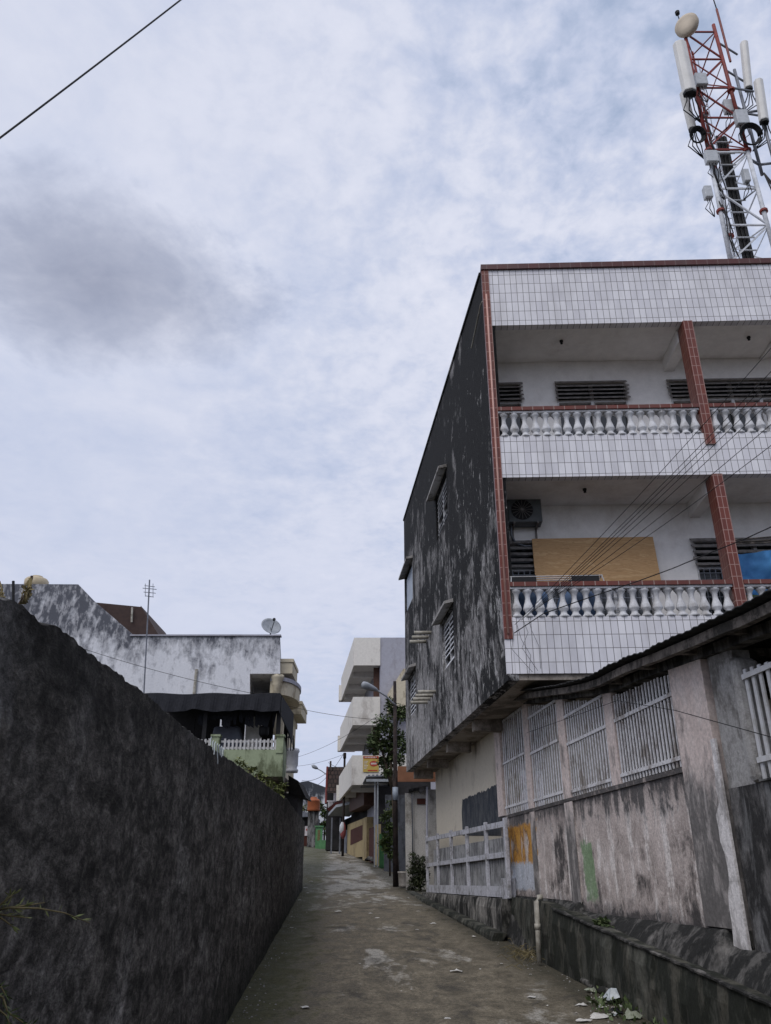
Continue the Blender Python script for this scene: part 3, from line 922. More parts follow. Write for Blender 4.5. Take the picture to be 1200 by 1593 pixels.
for i, (s0, s1, z0, z1) in enumerate(U + Lw):
    up = i < len(U)
    fr = MB()
    zm = z1 - (.40 if up else .5)
    nm = max(1, round((s1 - s0) / .62))
    for q in range(nm + 1):
        x = s0 + (s1 - s0) * q / nm
        fr.fb(FF, max(s0 + .001, x - .03), min(s1 - .001, x + .03), BD + .01, BD - .08, z0 + .002, z1 - .002)
    fr.fb(FF, s0 + .03, s1 - .03, BD + .005, BD - .08, zm - .03, zm + .03)
    wo = fr.build('window', M['frame_w'], apt)
    MB().fb(FF, s0 + .002, s1 - .002, BD - .09, BD - .11, z0 + .002, z1 - .002).build('pane', M['glass'], wo)
    lv = MB()
    nsl = 5
    for q in range(nsl):
        z = zm + .06 + (z1 - zm - .04) * q / (nsl - 1)
        a, b = s0 - .03 + random.uniform(-.02, .02), s1 + .03 + random.uniform(-.02, .02)
        lv.hexa([FF.p(a, BD + .09, z - .05), FF.p(b, BD + .09, z - .05 + random.uniform(-.01, .01)), FF.p(b, BD + .012, z + .02), FF.p(a, BD + .012, z + .02)],
                [FF.p(a, BD + .10, z - .035), FF.p(b, BD + .10, z - .035), FF.p(b, BD + .022, z + .035), FF.p(a, BD + .022, z + .035)])
    lv.build('vent_slats', M['slat'], wo)
    if not up:
        gm = MB()
        q = s0 + .1
        while q < s1 - .05:
            gm.fb(FF, q, q + .012, BD + .03, BD + .018, z0 + .03, zm - .04)
            q += .1
        for q in range(6):
            gm.fb(FF, s0 + .03, s1 - .03, BD + .044, BD + .032, z0 + .1 + q * .22, z0 + .112 + q * .22)
        gm.build('window_grille', M['zinc'], wo)
# ceiling lamps
for z, xs_ in ((11.03, (1.5, 5.05)), (7.86, (1.62,))):
    for x in xs_:
        MB().lathe([(.035, 0), (.035, -.03), (.022, -.045), (.026, -.07), (.0, -.085)], FF.p(x, -.55, z), 10).build('lamp_holder', M['black'], apt, True)
# balustrades
prof_b = [(.084, 0), (.084, .03), (.052, .06), (.048, .10), (.080, .135), (.082, .155), (.066, .21), (.045, .27), (.037, .32), (.042, .37), (.062, .41), (.080, .43), (.080, .46)]
first = None
for zb in (5.37, 8.63):
    rail = MB()
    rail.fb(FF, .125, colS[0] - .003, .05, -.17, zb + .46 + .04, zb + .57)
    rail.fb(FF, colS[0] + .173, colS[1] - .003, .05, -.17, zb + .46 + .04, zb + .57)
    rl = rail.build('balustrade', M['red_h'], apt)
    sof = MB()
    sof.fb(FF, .125, colS[0] - .003, .02, -.14, zb + .462, zb + .497)
    sof.fb(FF, colS[0] + .173, colS[1] - .003, .02, -.14, zb + .462, zb + .497)
    sof.build('under_rail', M['baluster'], rl)
    first = None
    for a, b, nb in ((.125, colS[0], 19), (colS[0] + .17, colS[1], 18)):
        for q in range(nb):
            s = a + (b - a) * (q + .5) / nb
            if first is None:
                first = MB().lathe([(r * .98 + .003, z) for r, z in prof_b], FF.p(s, -.06, zb + .002), 10).build('baluster', M['baluster'], rl, True)
                s_first = s
            else:
                clone(first, FF.p(s, -.06, 0) - FF.p(s_first, -.06, 0), random.uniform(0, 1))
# right flank, so the block is closed from other views
MB().fb(FF, FWID + .003, FWID + .15, 0, -12, 1, 12.3).build('flank_wall', M['side_wall'], apt)
MB().fb(FF, 1.0, FWID, -1.6, -1.75, .4, ZB - .093).build('shop_front_wall', M['beige'], apt)

# things on the lower balcony
s0, z0 = FF.px(792, 812, BD + .3)
s1, z1 = FF.px(843, 768, BD + .3)
ac = thing('air_conditioner', 'dark grey outdoor air conditioner unit hanging on the lower balcony wall', 'air conditioner', FF.p((s0 + s1) / 2, BD + .15, z0))
s1 = s0 + .60
MB().fb(FF, s0, s1, BD + .30, BD + .03, z0, z0 + .47).build('casing', M['ac'], ac, bevel=.012)
fan = MB()
cc = FF.p(s0 + .25, BD + .302, z0 + .235)
fan.lathe([(.0, .0), (.195, .0), (.195, .012), (.0, .012)], cc, 20, FF.n.to_3d())
fo = fan.build('fan', M['black'], ac)
gd = MB()
for q in range(8):
    t = math.pi * q / 8
    dv = FF.d.to_3d() * math.cos(t) * .19 + Vector((0, 0, 1)) * math.sin(t) * .19
    gd.bar(cc + FF.n.to_3d() * .018 - dv, cc + FF.n.to_3d() * .018 + dv, .006)
gd.build('fan_guard', M['slat'], fo)
br = MB()
for s in (s0 + .08, s1 - .1):
    br.fb(FF, s, s + .03, BD + .33, BD + .003, z0 - .04, z0 - .003)
    br.fb(FF, s, s + .03, BD + .035, BD + .003, z0 - .24, z0 - .043)
br.build('bracket', M['slat'], ac)
hp = [FF.p(s0 + .06, BD + .16, z0 + .02), FF.p(s0 + .05, BD + .1, z0 - .16), FF.p(s0 + .12, BD + .06, z0 - .30), FF.p(s0 + .28, BD + .05, z0 - .37), FF.p(s0 + .55, BD + .05, z0 - .36), FF.p(s0 + .78, BD + .05, z0 - .31)]
MB().tube(hp, .022, 8).build('hose', M['zinc'], ac, True)

s0, z1 = FF.px(827, 840, BD + .06)
s1, _ = FF.px(1015, 840, BD + .06)
k = MB().hexa([FF.p(s0, BD + .14, 6.30), FF.p(s1 + .02, BD + .14, 6.30), FF.p(s1 + .02, BD + .15, 6.30), FF.p(s0, BD + .15, 6.30)],
              [FF.p(s0, BD + .105, z1), FF.p(s1, BD + .105, z1 + .01), FF.p(s1, BD + .115, z1 + .01), FF.p(s0, BD + .115, z1)])
tag(k.build('plywood_sheet', M['ply']), 'large bare plywood sheet covering the lower balcony window', 'board')

rk = thing('drying_rack', 'white drying rack with black cloths on the lower balcony rail', 'drying rack', FF.p(.8, -.1, 5.94))
rr = MB()
a0 = FF.px(798, 893, -.05); a1 = FF.px(940, 890, -.05)
zz = 6.03
for n in (-.02, -.12, -.22):
    rr.tube([FF.p(.14, n, zz + .02), FF.p(1.62, n, zz + .03)], .009, 6)
rr.tube([FF.p(1.6, .0, zz + .03), FF.p(1.6, -.25, zz + .03)], .010, 6)
rr.tube([FF.p(1.6, .0, zz + .03), FF.p(1.63, .0, 5.945)], .010, 6)
rr.tube([FF.p(.16, .0, zz + .02), FF.p(.15, .0, 5.945)], .010, 6)
rr.build('rack_frame', M['frame_w'], rk)
for a, b in ((.16, .56), (1.12, 1.56)):
    c_ = MB()
    for n in (-.02, -.22):
        c_.hexa([FF.p(a, n - .004, 5.95), FF.p(b, n - .004, 5.945), FF.p(b, n + .006, 5.945), FF.p(a, n + .006, 5.95)],
                [FF.p(a, n - .004, zz + .034), FF.p(b, n - .004, zz + .044), FF.p(b, n + .006, zz + .044), FF.p(a, n + .006, zz + .034)])
    c_.build('cloth', M['black'], rk)

# blue tarpaulin hung on the right bay of the lower balcony, folded surface
tb = MB()
s0, z1 = FF.px(1138, 850, -.5)
nx, nz = 60, 30
for i in range(nx + 1):
    for j in range(nz + 1):
        s = 3.86 + 1.5 * i / nx
        z = 5.2 + (6.62 - 5.2) * j / nz
        tb.v.append(FF.p(s, -.5 + .10 * math.sin(s * 8 + z * 1.5) + .12 * noise.noise((s * 3, z * 2.5, 0)) + .03 * noise.noise((s * 11, z * 9, 0)), z + .03 * math.sin(s * 4) * j / nz))
for i in range(nx):
    for j in range(nz):
        a = i * (nz + 1) + j
        tb.f.append((a, a + nz + 1, a + nz + 2, a + 1))
tag(tb.build('tarpaulin', M['blue_tarp'], smooth=True), 'blue tarpaulin hanging behind the rail right of the lower column', 'tarpaulin')
gc = MB()
for i in range(17):
    s = 3.82 + .09 * i
    gc.v += [FF.p(s, -.30 + .02 * math.sin(i * 1.3), 5.0), FF.p(s, -.30 + .02 * math.sin(i * 1.3), 5.80)]
for i in range(16):
    gc.f.append((2 * i, 2 * i + 2, 2 * i + 3, 2 * i + 1))
tag(gc.build('cloth', M['green_cloth'], smooth=True), 'green cloth hanging behind the balusters under the blue tarpaulin', 'cloth')
# drums behind the balusters
for i, (s, lab, m) in enumerate(((.55, 'blue plastic drum nearest the corner column behind the lower balusters', 'blue_cloth'), (1.32, 'dusty blue plastic drum second from the corner behind the lower balusters', 'blue_cloth'))):
    k = MB().lathe([(.30, 0), (.34, .07), (.35, .50), (.33, .53), (.35, .56), (.35, 1.0), (.28, 1.16), (.12, 1.19)], FF.p(s, -.62, 4.785), 18)
    tag(k.build('drum', M[m], smooth=True), lab, 'drum', 'blue drums on the lower balcony')
# rods leaning at the right window
k = MB()
for dz in (0, .03, .07):
    k.tube([FF.p(3.95, -.55, 6.78 + dz), FF.p(5.0, -.5, 6.80 + dz * 1.6)], .012, 6)
tag(k.build('clothes_rods', M['timber']), 'clothes rods above the blue tarpaulin', 'rod')

# ------------------------------------------------------------------ telecom mast on the roof
TY = 12.42
def tp(X, Y, d=TY): return at(X, Y, d)
mast = thing('telecom_mast', 'red and white lattice telecom mast with antennas on the roof corner', 'mast', (7.35, 12.7, 12.4))
LB = [Vector((6.86, 12.40, 12.35)), Vector((7.80, 12.40, 12.35)), Vector((7.36, 13.15, 12.35))]
LT = [Vector((7.02, 12.40, 19.75)), Vector((7.74, 12.40, 19.95)), Vector((7.42, 12.98, 19.8))]
def leg(i, z):
    f = (z - LB[i].z) / (LT[i].z - LB[i].z)
    return LB[i] + (LT[i] - LB[i]) * f
ZR = 15.85
for i in range(3):
    r = .046 if i < 2 else .032
    lo = MB().tube([leg(i, 12.43), leg(i, ZR)], r, 10).build('leg', M['steel'], mast, True)
    MB().tube([leg(i, ZR + .003), leg(i, LT[i].z)], r * .9, 10).build('leg_top', M['steel_red'], lo, True)
    MB().lathe([(.15, -1.15), (.15, 0), (.12, .07), (.075, .12)], leg(i, 12.45), 12).build('leg_foot', M['steel_red'], lo, True)
    fl = MB()
    for z in (ZR - .03, 14.1, 17.7):
        fl.lathe([(.085, 0), (.085, .05)], leg(i, z), 10)
    fl.build('flange', M['steel_red'], lo)
levw = [12.75, 13.75, 14.75, 15.8]
levr = [15.88, 16.85, 17.8, 18.75, 19.7]
for lev, m, nm in ((levw, 'steel', 'bracing'), (levr, 'steel_red', 'bracing')):
    k = MB()
    for a, b in ((0, 1), (1, 2), (2, 0)):
        for q in range(len(lev)):
            w_ = .032 if (a, b) == (0, 1) else .022
            if True:
                k.bar(leg(a, lev[q]), leg(b, lev[q]), w_)
            if q < len(lev) - 1:
                if q % 2 == 0:
                    k.bar(leg(a, lev[q] + .03), leg(b, lev[q + 1] - .03), w_)
                    if lev is levr or (a, b) != (0, 1): k.bar(leg(b, lev[q] + .05), leg(a, lev[q + 1] - .05), w_ * .7)
                else:
                    k.bar(leg(b, lev[q] + .03), leg(a, lev[q + 1] - .03), w_)
    k.build('bracing', M[m], mast)
# cable ladder
k = MB()
lx, ly = 7.06, 12.75
for dx in (0, .22):
    k.tube([(lx + dx, ly, 12.4), (lx + dx + .1, ly, 19.2)], .011, 5)
z = 12.6
while z < 19.2:
    k.tube([(lx + .1 * (z - 12.4) / 6.8, ly, z), (lx + .22 + .1 * (z - 12.4) / 6.8, ly, z)], .009, 5)
    z += .28
k.build('ladder', M['steel'], mast)
# black feeder run with clamps
fx0, fx1 = tp(1164, 398, 12.75), tp(1122, 212, 12.75)
k = MB()
for q in range(6):
    dx = (q - 2.5) * .042
    k.tube([fx0 + Vector((dx, .02 * (q % 2), -1.0)), fx0 + Vector((dx, .02 * (q % 2), 0)), fx1 + Vector((dx, .02 * (q % 2), 0))], .024, 6)
fr_ = k.build('feeder_cables', M['black'], mast, True)
k = MB()
for q in range(10):
    p = fx0 + (fx1 - fx0) * ((q + .3) / 10)
    MB().bar(p + Vector((-.19, -.05, 0)), p + Vector((.19, -.05, 0)), .025).build('cable_clamp', M['radio'], fr_)
def panel(A, B, w, d, label, dep=TY):
    """panel antenna between two pixel points (bottom A, top B), standing at depth dep"""
    pa, pb = at(A[0], A[1], dep), at(B[0], B[1], dep)
    x = (pa.x + pb.x) / 2
    k = MB()
    pr = [(-w / 2, 0), (-w / 2 * .8, -d * .6), (0, -d * .85), (w / 2 * .8, -d * .6), (w / 2, 0), (w / 2 * .8, d * .3), (-w / 2 * .8, d * .3)]
    k.extrude([Vector((x + a, dep + b, pa.z)) for a, b in pr], (pb.x - pa.x, 0, pb.z - pa.z))
    o_ = k.build('panel_antenna', M['radome'], mast, bevel=.025)
    o_['label'] = label
    e = MB().extrude([Vector((x + a * .93, dep + b * .93, pa.z - .06)) for a, b in pr], (0, 0, .057))
    e.build('end_cap', M['black'], o_)
    j = MB()
    for q in range(4):
        xx = x + (q - 1.5) * w * .2
        j.tube([(xx, dep - .02, pa.z - .06), (xx + .01, dep, pa.z - .2), (xx + .06 * (q - 1), dep + .1, pa.z - .38), (x + (.25 if x < 7.3 else -.25), dep + .25, pa.z - .6)], .013, 5)
    j.build('jumper_cable', M['black'], o_, True)
    b_ = MB()
    tgt = 0 if x < 7.3 else 1
    for f in (.2, .8):
        zz_ = pa.z + (pb.z - pa.z) * f
        b_.bar((x, dep + .05, zz_), leg(tgt, zz_), .035)
    b_.build('antenna_bracket', M['zinc'], o_)
panel((1072, 146), (1056, 70), .31, .18, 'large left panel antenna', 12.2)
panel((1078, 202), (1064, 146), .19, .12, 'lower left panel antenna', 12.6)
panel((1158, 139), (1151, 68), .19, .13, 'upper right panel antenna', 12.65)
panel((1184, 190), (1175, 127), .21, .14, 'far right panel antenna', 12.45)
# mounting poles on the right
k = MB()
p0, p1 = at(1183, 238, 12.5), at(1131, 77, 12.5)
xm = at(1160, 165, 12.5).x
k.tube([(8.05, 12.55, 15.3), (8.05, 12.55, 18.6)], .035, 8)
k.tube([(8.35, 12.5, 14.6), (8.35, 12.5, 17.6)], .035, 8)
for z in (15.6, 17.2):
    k.bar(leg(1, z), (8.05, 12.55, z), .045)
    k.bar((8.05, 12.55, z), (8.35, 12.5, z), .04)
k.build('mounting_pole', M['zinc'], mast, True)
def rru(X0, X1, Y0, Y1, d, tilt=0.0):
    a, b = at(X0, Y1, d), at(X1, Y0, d)
    xm_ = (a.x + b.x) / 2
    wd = abs(at(X1, (Y0 + Y1) / 2, d).x - at(X0, (Y0 + Y1) / 2, d).x)
    k = MB().box(xm_ - wd / 2, xm_ + wd / 2, d - .07, d + .07, a.z, b.z)
    o_ = k.build('radio_unit', M['radio'], mast, bevel=.015)
    c = MB()
    for q in range(3):
        x = xm_ + (q - 1) * wd * .25
        c.tube([(x, d, a.z + .01), (x + .01, d, a.z - .12), (x + .05 * (q - 1), d + .05, a.z - .22), (xm_ + .1 * (1 if xm_ < 7.3 else -1), d + .12, a.z - .38)], .009, 5)
    c.build('radio_cable', M['black'], o_, True)
rru(1081, 1099, 117, 134, 12.3)
rru(1144, 1163, 174, 195, 12.28)
rru(1126, 1140, 158, 176, 12.55)
rru(1097, 1116, 237, 254, 12.28)
rru(1095, 1107, 292, 309, 12.3)
rru(1112, 1120, 266, 283, 12.5)
rru(1156, 1165, 266, 284, 12.35)
# microwave drum
dc = at(1069, 40, 12.25)
ax = Vector((-.62, -.70, -.22)).normalized()
k = MB().lathe([(.23, -.10), (.27, -.02), (.27, .05), (.20, .075), (.0, .085)], dc, 24, ax)
do = k.build('microwave_dish', M['dish_cr'], mast, True)
MB().tube([dc - ax * .1, leg(0, dc.z - .25), leg(0, dc.z - .4)], .035, 8).build('dish_mount', M['black'], do)
# lightning rod, whip, beacon
k = MB()
wt = leg(1, 19.6) + Vector((.14, -.05, 0))
k.tube([wt + Vector((0, 0, -1.0)), wt + Vector((0, 0, .85))], .026, 6)
k.build('lightning_rod', M['steel_red'], mast)
MB().tube([wt + Vector((0, 0, .86)), wt + Vector((-.03, 0, 1.6)), wt + Vector((-.16, 0, 1.75)), wt + Vector((-.34, 0, 1.85))], .014, 5).build('whip', M['black'], mast)
fn = at(1054, 20, 12.4)
k = MB().tube([leg(0, 19.5), fn - Vector((0, 0, .1))], .012, 5)
k.lathe([(.0, -.09), (.05, -.05), (.055, .03), (.0, .07)], fn, 10)
k.build('beacon', M['black'], mast)
# cable loops
for X, Y, d, rr_ in ((1086, 209, 12.25, .17), (1169, 208, 12.2, .24)):
    c = at(X, Y, d)
    k = MB()
    for q in range(4):
        k.tube([c + Vector((math.cos(t) * (rr_ - .02 * q), .02 * q - .05 * math.sin(t), math.sin(t) * (rr_ - .02 * q) * 1.1)) for t in [2 * math.pi * i / 18 for i in range(19)]], .017, 5)
    k.build('cable_coil', M['black'], mast, True)
rnd = random.Random(3)
k = MB()
for q in range(9):
    a = leg(0, rnd.uniform(13.2, 17.6)) + Vector((rnd.uniform(-.06, .1), -.06, 0))
    k.tube([a, a + Vector((.07, 0, -.4)), a + Vector((.03, 0, -.9)), a + Vector((.1, .05, -1.3))], .012, 5)
for q in range(3):
    a = Vector((8.0, 12.4, 15.2))
    k.tube([a, a + Vector((.1 + .1 * q, 0, -.7)), a + Vector((.3 + .2 * q, -.1, -1.6)), a + Vector((.45 + .1 * q, 0, -2.6))], .016, 5)
k.build('loose_cable', M['black'], mast, True)

# ------------------------------------------------------------------ grille wall on the right
gwall = thing('grille_wall', 'pink and grey stained wall with white painted grilles right of the alley', 'wall', FR.p(6, 0, gz(10)))
SIL = 2.63
def sR(X, Y, n=0.0): return FR.px(X, Y, n)[0]
eave_px = [(770, 1083), (812, 1074), (840, 1069), (872, 1064), (905, 1056), (925, 1048), (945, 1036), (975, 1022), (1005, 1010), (1040, 994), (1070, 981), (1100, 966), (1135, 951), (1165, 935), (1200, 917), (1260, 886), (1340, 842)]
eave = [FR.px(X, Y, .35) for X, Y in eave_px]
def ez(s):
    for a, b in zip(eave, eave[1:]):
        if a[0] <= s <= b[0]:
            return a[1] + (b[1] - a[1]) * (s - a[0]) / (b[0] - a[0])
    return eave[0][1] if s < eave[0][0] else eave[-1][1]
def topz(s): return ez(s) - .17
posts = [(774, 788, 1185), (818, 831, 1175), (872, 890, 1165), (945, 967, 1140)]
P = [(sR(a, y), sR(a, y) + .62 * (sR(b, y) - sR(a, y))) for a, b, y in posts]
pier0, pier1 = sR(1057, 1150), sR(1112, 1150)
wallS = [P[0][0], pier0]
sEnd = FR.px(1168, 1482)[0]
# lower wall
k = MB()
s_step = sR(905, 1390)
k.fb(FR, P[0][0], s_step, .0, -.15, 1.36, SIL)
k.fb(FR, s_step + .002, sEnd - .25, -.012, -.15, 1.24, SIL)
k.build('lower_wall', M['lower'], gwall)
# shallow pilasters below the posts
k = MB()
k.fb(FR, P[2][0] - .02, P[2][1] + .03, .012, .002, 1.34, SIL + .02)
k.fb(FR, P[1][0] + .02, P[1][1] - .02, .008, .002, 1.4, SIL + .02)
k.build('pilaster', M['pink'], gwall)
MB().fb(FR, P[0][0], pier0, .012, -.17, SIL + .002, SIL + .05).build('sill', M['lower'], gwall)
for i, (a, b) in enumerate(P):
    MB().fb(FR, a, b, .012 if i else .04, -.07, SIL + .053, (topz(a), topz(b))).build('post', M['pink'], gwall)
MB().fb(FR, pier0, pier1 - .003, .014, -.15, 1.26, (topz(pier0), topz(pier1))).build('pier', M['pink'], gwall)
# white strip down the corner, slightly uneven
k = MB()
zs = [2.85 - .11 * q for q in range(17)]
sp = sR(1110, 1150)
for a in range(len(zs) - 1):
    f0 = .02 + .009 * a + .11 * noise.noise((a * .9, .3, 0))
    f1 = .02 + .009 * (a + 1) + .11 * noise.noise(((a + 1) * .9, .3, 0))
    zA, zB = zs[a + 1], zs[a]
    k.hexa([FR.p(sp - f1, .024, zA), FR.p(sp + .06, .024, zA), FR.p(sp + .06, .0, zA), FR.p(sp - f1, .0, zA)],
           [FR.p(sp - f0, .024, zB - .001), FR.p(sp + .06, .024, zB - .001), FR.p(sp + .06, .0, zB - .001), FR.p(sp - f0, .0, zB - .001)])
o = k.build('white_corner', M['whitewash'], gwall)
# grilles
spans = [(P[0][1], P[1][0], 11), (P[1][1], P[2][0], 13), (P[2][1], P[3][0], 16), (P[3][1], pier0, 19)]
for i, (a, b, nb) in enumerate(spans):
    k = MB()
    a += .01; b -= .01
    for q in range(nb):
        s = a + (b - a) * (q + .5) / nb
        wd = (b - a) / nb * .20
        k.fb(FR, s - wd, s + wd, .0, -.012, SIL + .058, topz(s) - .04 + random.uniform(-.02, .01))
    h = topz((a + b) / 2) - SIL
    rails = ([.10, .52, .93], [.10, .56, .92], [.10, .60, .90], [.13, .72])[i]
    for f in rails:
        z = SIL + h * f
        k.fb(FR, a, b, .013, .001, z - .02, z + .02)
    k.build('grille_panel', M['grille'], gwall)
# second wall further right
k = MB()
sB = sEnd + .0
s2 = pier1 + .06
k.fb(FR, s2, s2 + 8, -.02, -.2, .2, 2.40)
k.build('dark_wall', M['dark_pier'], gwall)
MB().fb(FR, s2, s2 + .45, -.03, -.2, 2.403, (topz(s2), topz(s2 + .45))).build('rough_pier', M['grey_conc'], gwall)
k = MB().fb(FR, s2 + .46, s2 + .60, .04, -.2, 2.403, (topz(s2) - .1, topz(s2 + .6) - .12))
k.build('round_post', M['grey_conc'], gwall, bevel=.05)
k = MB()
a, b = s2 + .63, s2 + 4
s = a
while s < b:
    k.fb(FR, s, s + .045, .0, -.015, 2.42, topz(s) - .22)
    s += .115
for z in (2.55, 3.25):
    k.fb(FR, a - .01, b, .018, .003, z, z + .045)
k.build('grille_panel', M['frame_w'], gwall)
MB().fb(FR, s2 + .6, s2 + 4.2, .02, -.2, 2.403, 2.417).build('sill', M['dark_pier'], gwall)
# shed space behind the grilles, its shade put into the back wall colour
k = MB()
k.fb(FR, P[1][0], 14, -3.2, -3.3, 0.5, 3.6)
k.build('shed_back_wall', M['room_shade'], gwall)
# plinth: two steps
def plinth_mesh(F, s0, s1, n0, n1, ztop, zbot, seg, rough=.02, slope=0.0):
    k = MB()
    rows_ = []
    nf = n0 if callable(n0) else (lambda s_: n0)
    for i in range(seg + 1):
        s = s0 + (s1 - s0) * i / seg
        zt = ztop(s); zb_ = zbot(s)
        r_ = []
        for q in range(6):
            f = q / 5
            z = zb_ + (zt - zb_) * f
            r_.append(F.p(s, nf(s) + slope * (1 - f) + rough * noise.noise((s * 2.5, z * 4, 3)) + rough * .6 * noise.noise((s * 9, z * 9, 7)) - (.03 if q == 5 else 0), z + (rough * .8 * noise.noise((s * 4, 2, 2)) if q == 5 else 0)))
        r_.append(F.p(s, n1, zt - .01))
        rows_.append(r_)
    w_ = len(rows_[0])
    for r_ in rows_: k.v += r_
    for i in range(seg):
        for j in range(w_ - 1):
            a = i * w_ + j
            k.f.append((a, a + w_, a + w_ + 1, a + 1))
    k.f.append(tuple(range(w_ - 1, -1, -1)))
    return k
def yR(s): return 16.0 - .9945 * s
lipA = FR.px(855, 1407, .28); lipB = FR.px(1117, 1519, .28)
def lip(s): return lipA[1] + (lipB[1] - lipA[1]) * (s - lipA[0]) / (lipB[0] - lipA[0])
plinth_mesh(FR, P[0][0] - .1, 14, .05, -.15, lambda s: 1.355 if s < s_step else 1.245 if s < sEnd - .3 else 1.12, lambda s: max(gz(yR(s)) - .1, lip(s) - .12) if s > lipA[0] else gz(yR(s)) - .1, 120, .03, .24).build('upper_plinth', M['plinth_up'], gwall)
plinth_mesh(FR, P[0][0] - .6, 14, lambda s: .36 if s > lipA[0] else max(.14, .36 - .085 * (lipA[0] - s)), .10, lambda s: min(lip(s), 1.34), lambda s: gz(yR(s)) - .2, 160, .035).build('lower_plinth', M['plinth_low'], gwall)
plinth_mesh(FR, lipA[0] + .3, 14, .362, .3, lambda s: min(lip(s), 1.3) + .004, lambda s: min(lip(s), 1.3) - .018, 160, .03).build('plinth_lip', M['plinth_up'], gwall)
# drain pipe on the plinth
a = FR.px(850, 1376, .30); 
sp0 = a[0]
k = MB().tube([FR.p(sp0 - .03, .36, 1.405), FR.p(sp0 - .03, .42, 1.40), FR.p(sp0 - .03, .455, 1.35), FR.p(sp0 - .03, .46, .95), FR.p(sp0 - .03, .47, gz(yR(sp0)) + .03)], .036, 10)
k.lathe([(.043, 0), (.043, .07)], FR.p(sp0 - .03, .46, 1.0), 10)
tag(k.build('drain_pipe', M['pvc'], smooth=True), 'old beige drain pipe standing against the plinth of the grille wall', 'pipe')

# lean-to roof over the grille wall
roof = thing('lean_to_roof', 'sagging black corrugated roof over the grille wall', 'roof', FR.p(6, 0, 3.6))
k = MB()
sA, sZ = eave[0][0], eave[-1][0]
nn = 300
NI = 6
for i in range(nn + 1):
    s = sA + (sZ - sA) * i / nn
    for j in range(NI + 1):
        n = .36 - 3.6 * j / NI
        z = ez(s) + .006 * math.sin(s * 42) + .012 * noise.noise((s * 4, n * .3, 8)) + .012 * noise.noise((s * 2, n, 0)) - .06 * j / NI
        k.v.append(FR.p(s, n + (.02 * noise.noise((s * 3, 1, 1)) if j == 0 else 0), z))
for i in range(nn):
    for j in range(NI):
        a = i * (NI + 1) + j
        k.f.append((a, a + NI + 1, a + NI + 2, a + 1))
o = k.build('roof_sheet', M['roof_sheet'], roof, True)
m = o.modifiers.new('solid', 'SOLIDIFY'); m.thickness = .012; m.offset = -1
k = MB()
for i in range(24):
    a, b = sA + (sZ - sA) * i / 24, sA + (sZ - sA) * (i + 1) / 24
    k.fb(FR, a, b, .27, .20, (ez(a) - .125, ez(b) - .125), (ez(a) - .04, ez(b) - .04))
k.build('fascia_board', M['timber'], roof)
k = MB()
for i in range(24):
    a, b = sA + (sZ - sA) * i / 24, sA + (sZ - sA) * (i + 1) / 24
    k.fb(FR, a, b, .02, -.12, (ez(a) - .165, ez(b) - .165), (ez(a) - .07, ez(b) - .07))
k.build('wall_plate', M['dark_pier'], roof)
k = MB()
s = sA + .3
while s < sZ:
    k.fb(FR, s, s + .07, .25, -3.2, ez(s) - .12, ez(s) - .045)
    s += .95
k.build('rafter', M['timber'], roof)

# ------------------------------------------------------------------ white lattice fence and its plinth
FL = Frame((3.72 - .105 * 15.65, 15.65), (-.105, 1), True)
fence = thing('lattice_fence', 'white painted concrete lattice fence in front of the beige wall', 'fence', FL.p(4, 0, gz(20)))
pf = []
for X in (788, 757, 727, 702, 681, 664):
    pf.append(FL.px(X, 1335)[0])
ztF = FL.px(790, 1280)[1]; zmF = FL.px(790, 1329)[1]; zbF = FL.px(790, 1388)[1]
zFar = [FL.px(664, y)[1] for y in (1306, 1346, 1382)]
def fz(i, s):
    a = (ztF, zmF, zbF)[i]
    return a + (zFar[i] - a) * s / pf[-1]
for s in pf:
    MB().fb(FL, s - .05, s + .05, .02, -.05, fz(2, s) - .10, fz(0, s) + .10).build('post', M['white_paint'], fence, bevel=.01)
for i in range(3):
    k = MB()
    for a, b in zip(pf, pf[1:]):
        h = (.05, .045, .09)[i]
        k.fb(FL, a + .053, b - .053, .012, -.045, (fz(i, a) - h, fz(i, b) - h), (fz(i, a) + h, fz(i, b) + h))
    k.build('rail', M['white_paint'], fence)
MB().fb(FL, -.35, -.08, .03, -.15, fz(2, 0) - .12, fz(2, 0) + .22).build('end_block', M['white_paint'], fence)
def yF(s): return 15.65 + .9945 * s
pl = plinth_mesh(FL, -.4, pf[-1] + .2, .14, -.2, lambda s: fz(2, max(0, s)) - .105, lambda s: gz(yF(s)) - .2, 60, .03).build('fence_plinth', M['plinth'])
tag(pl, 'black stained low plinth wall under the white lattice fence', 'wall')
# broken kerb step in front of the plinth
k = plinth_mesh(FL, -.6, pf[-1] + 2.0, .36, .1, lambda s: gz(yF(s)) + .12 - .009 * s, lambda s: gz(yF(s)) - .2, 70, .025)
tag(k.build('kerb', M['plinth_low']), 'low broken kerb running along the foot of the fence plinth', 'kerb')
# low kerb line by the rubbish, near right
k = MB()
kp = [G(840, 1485), G(870, 1512), G(905, 1535), G(940, 1556)]
k.tube([p + Vector((.12, 0, .03)) for p in kp], .07, 6)
tag(k.build('kerb', M['plinth'], smooth=True), 'mossy kerb edging beside the rubbish at the wall foot', 'kerb')

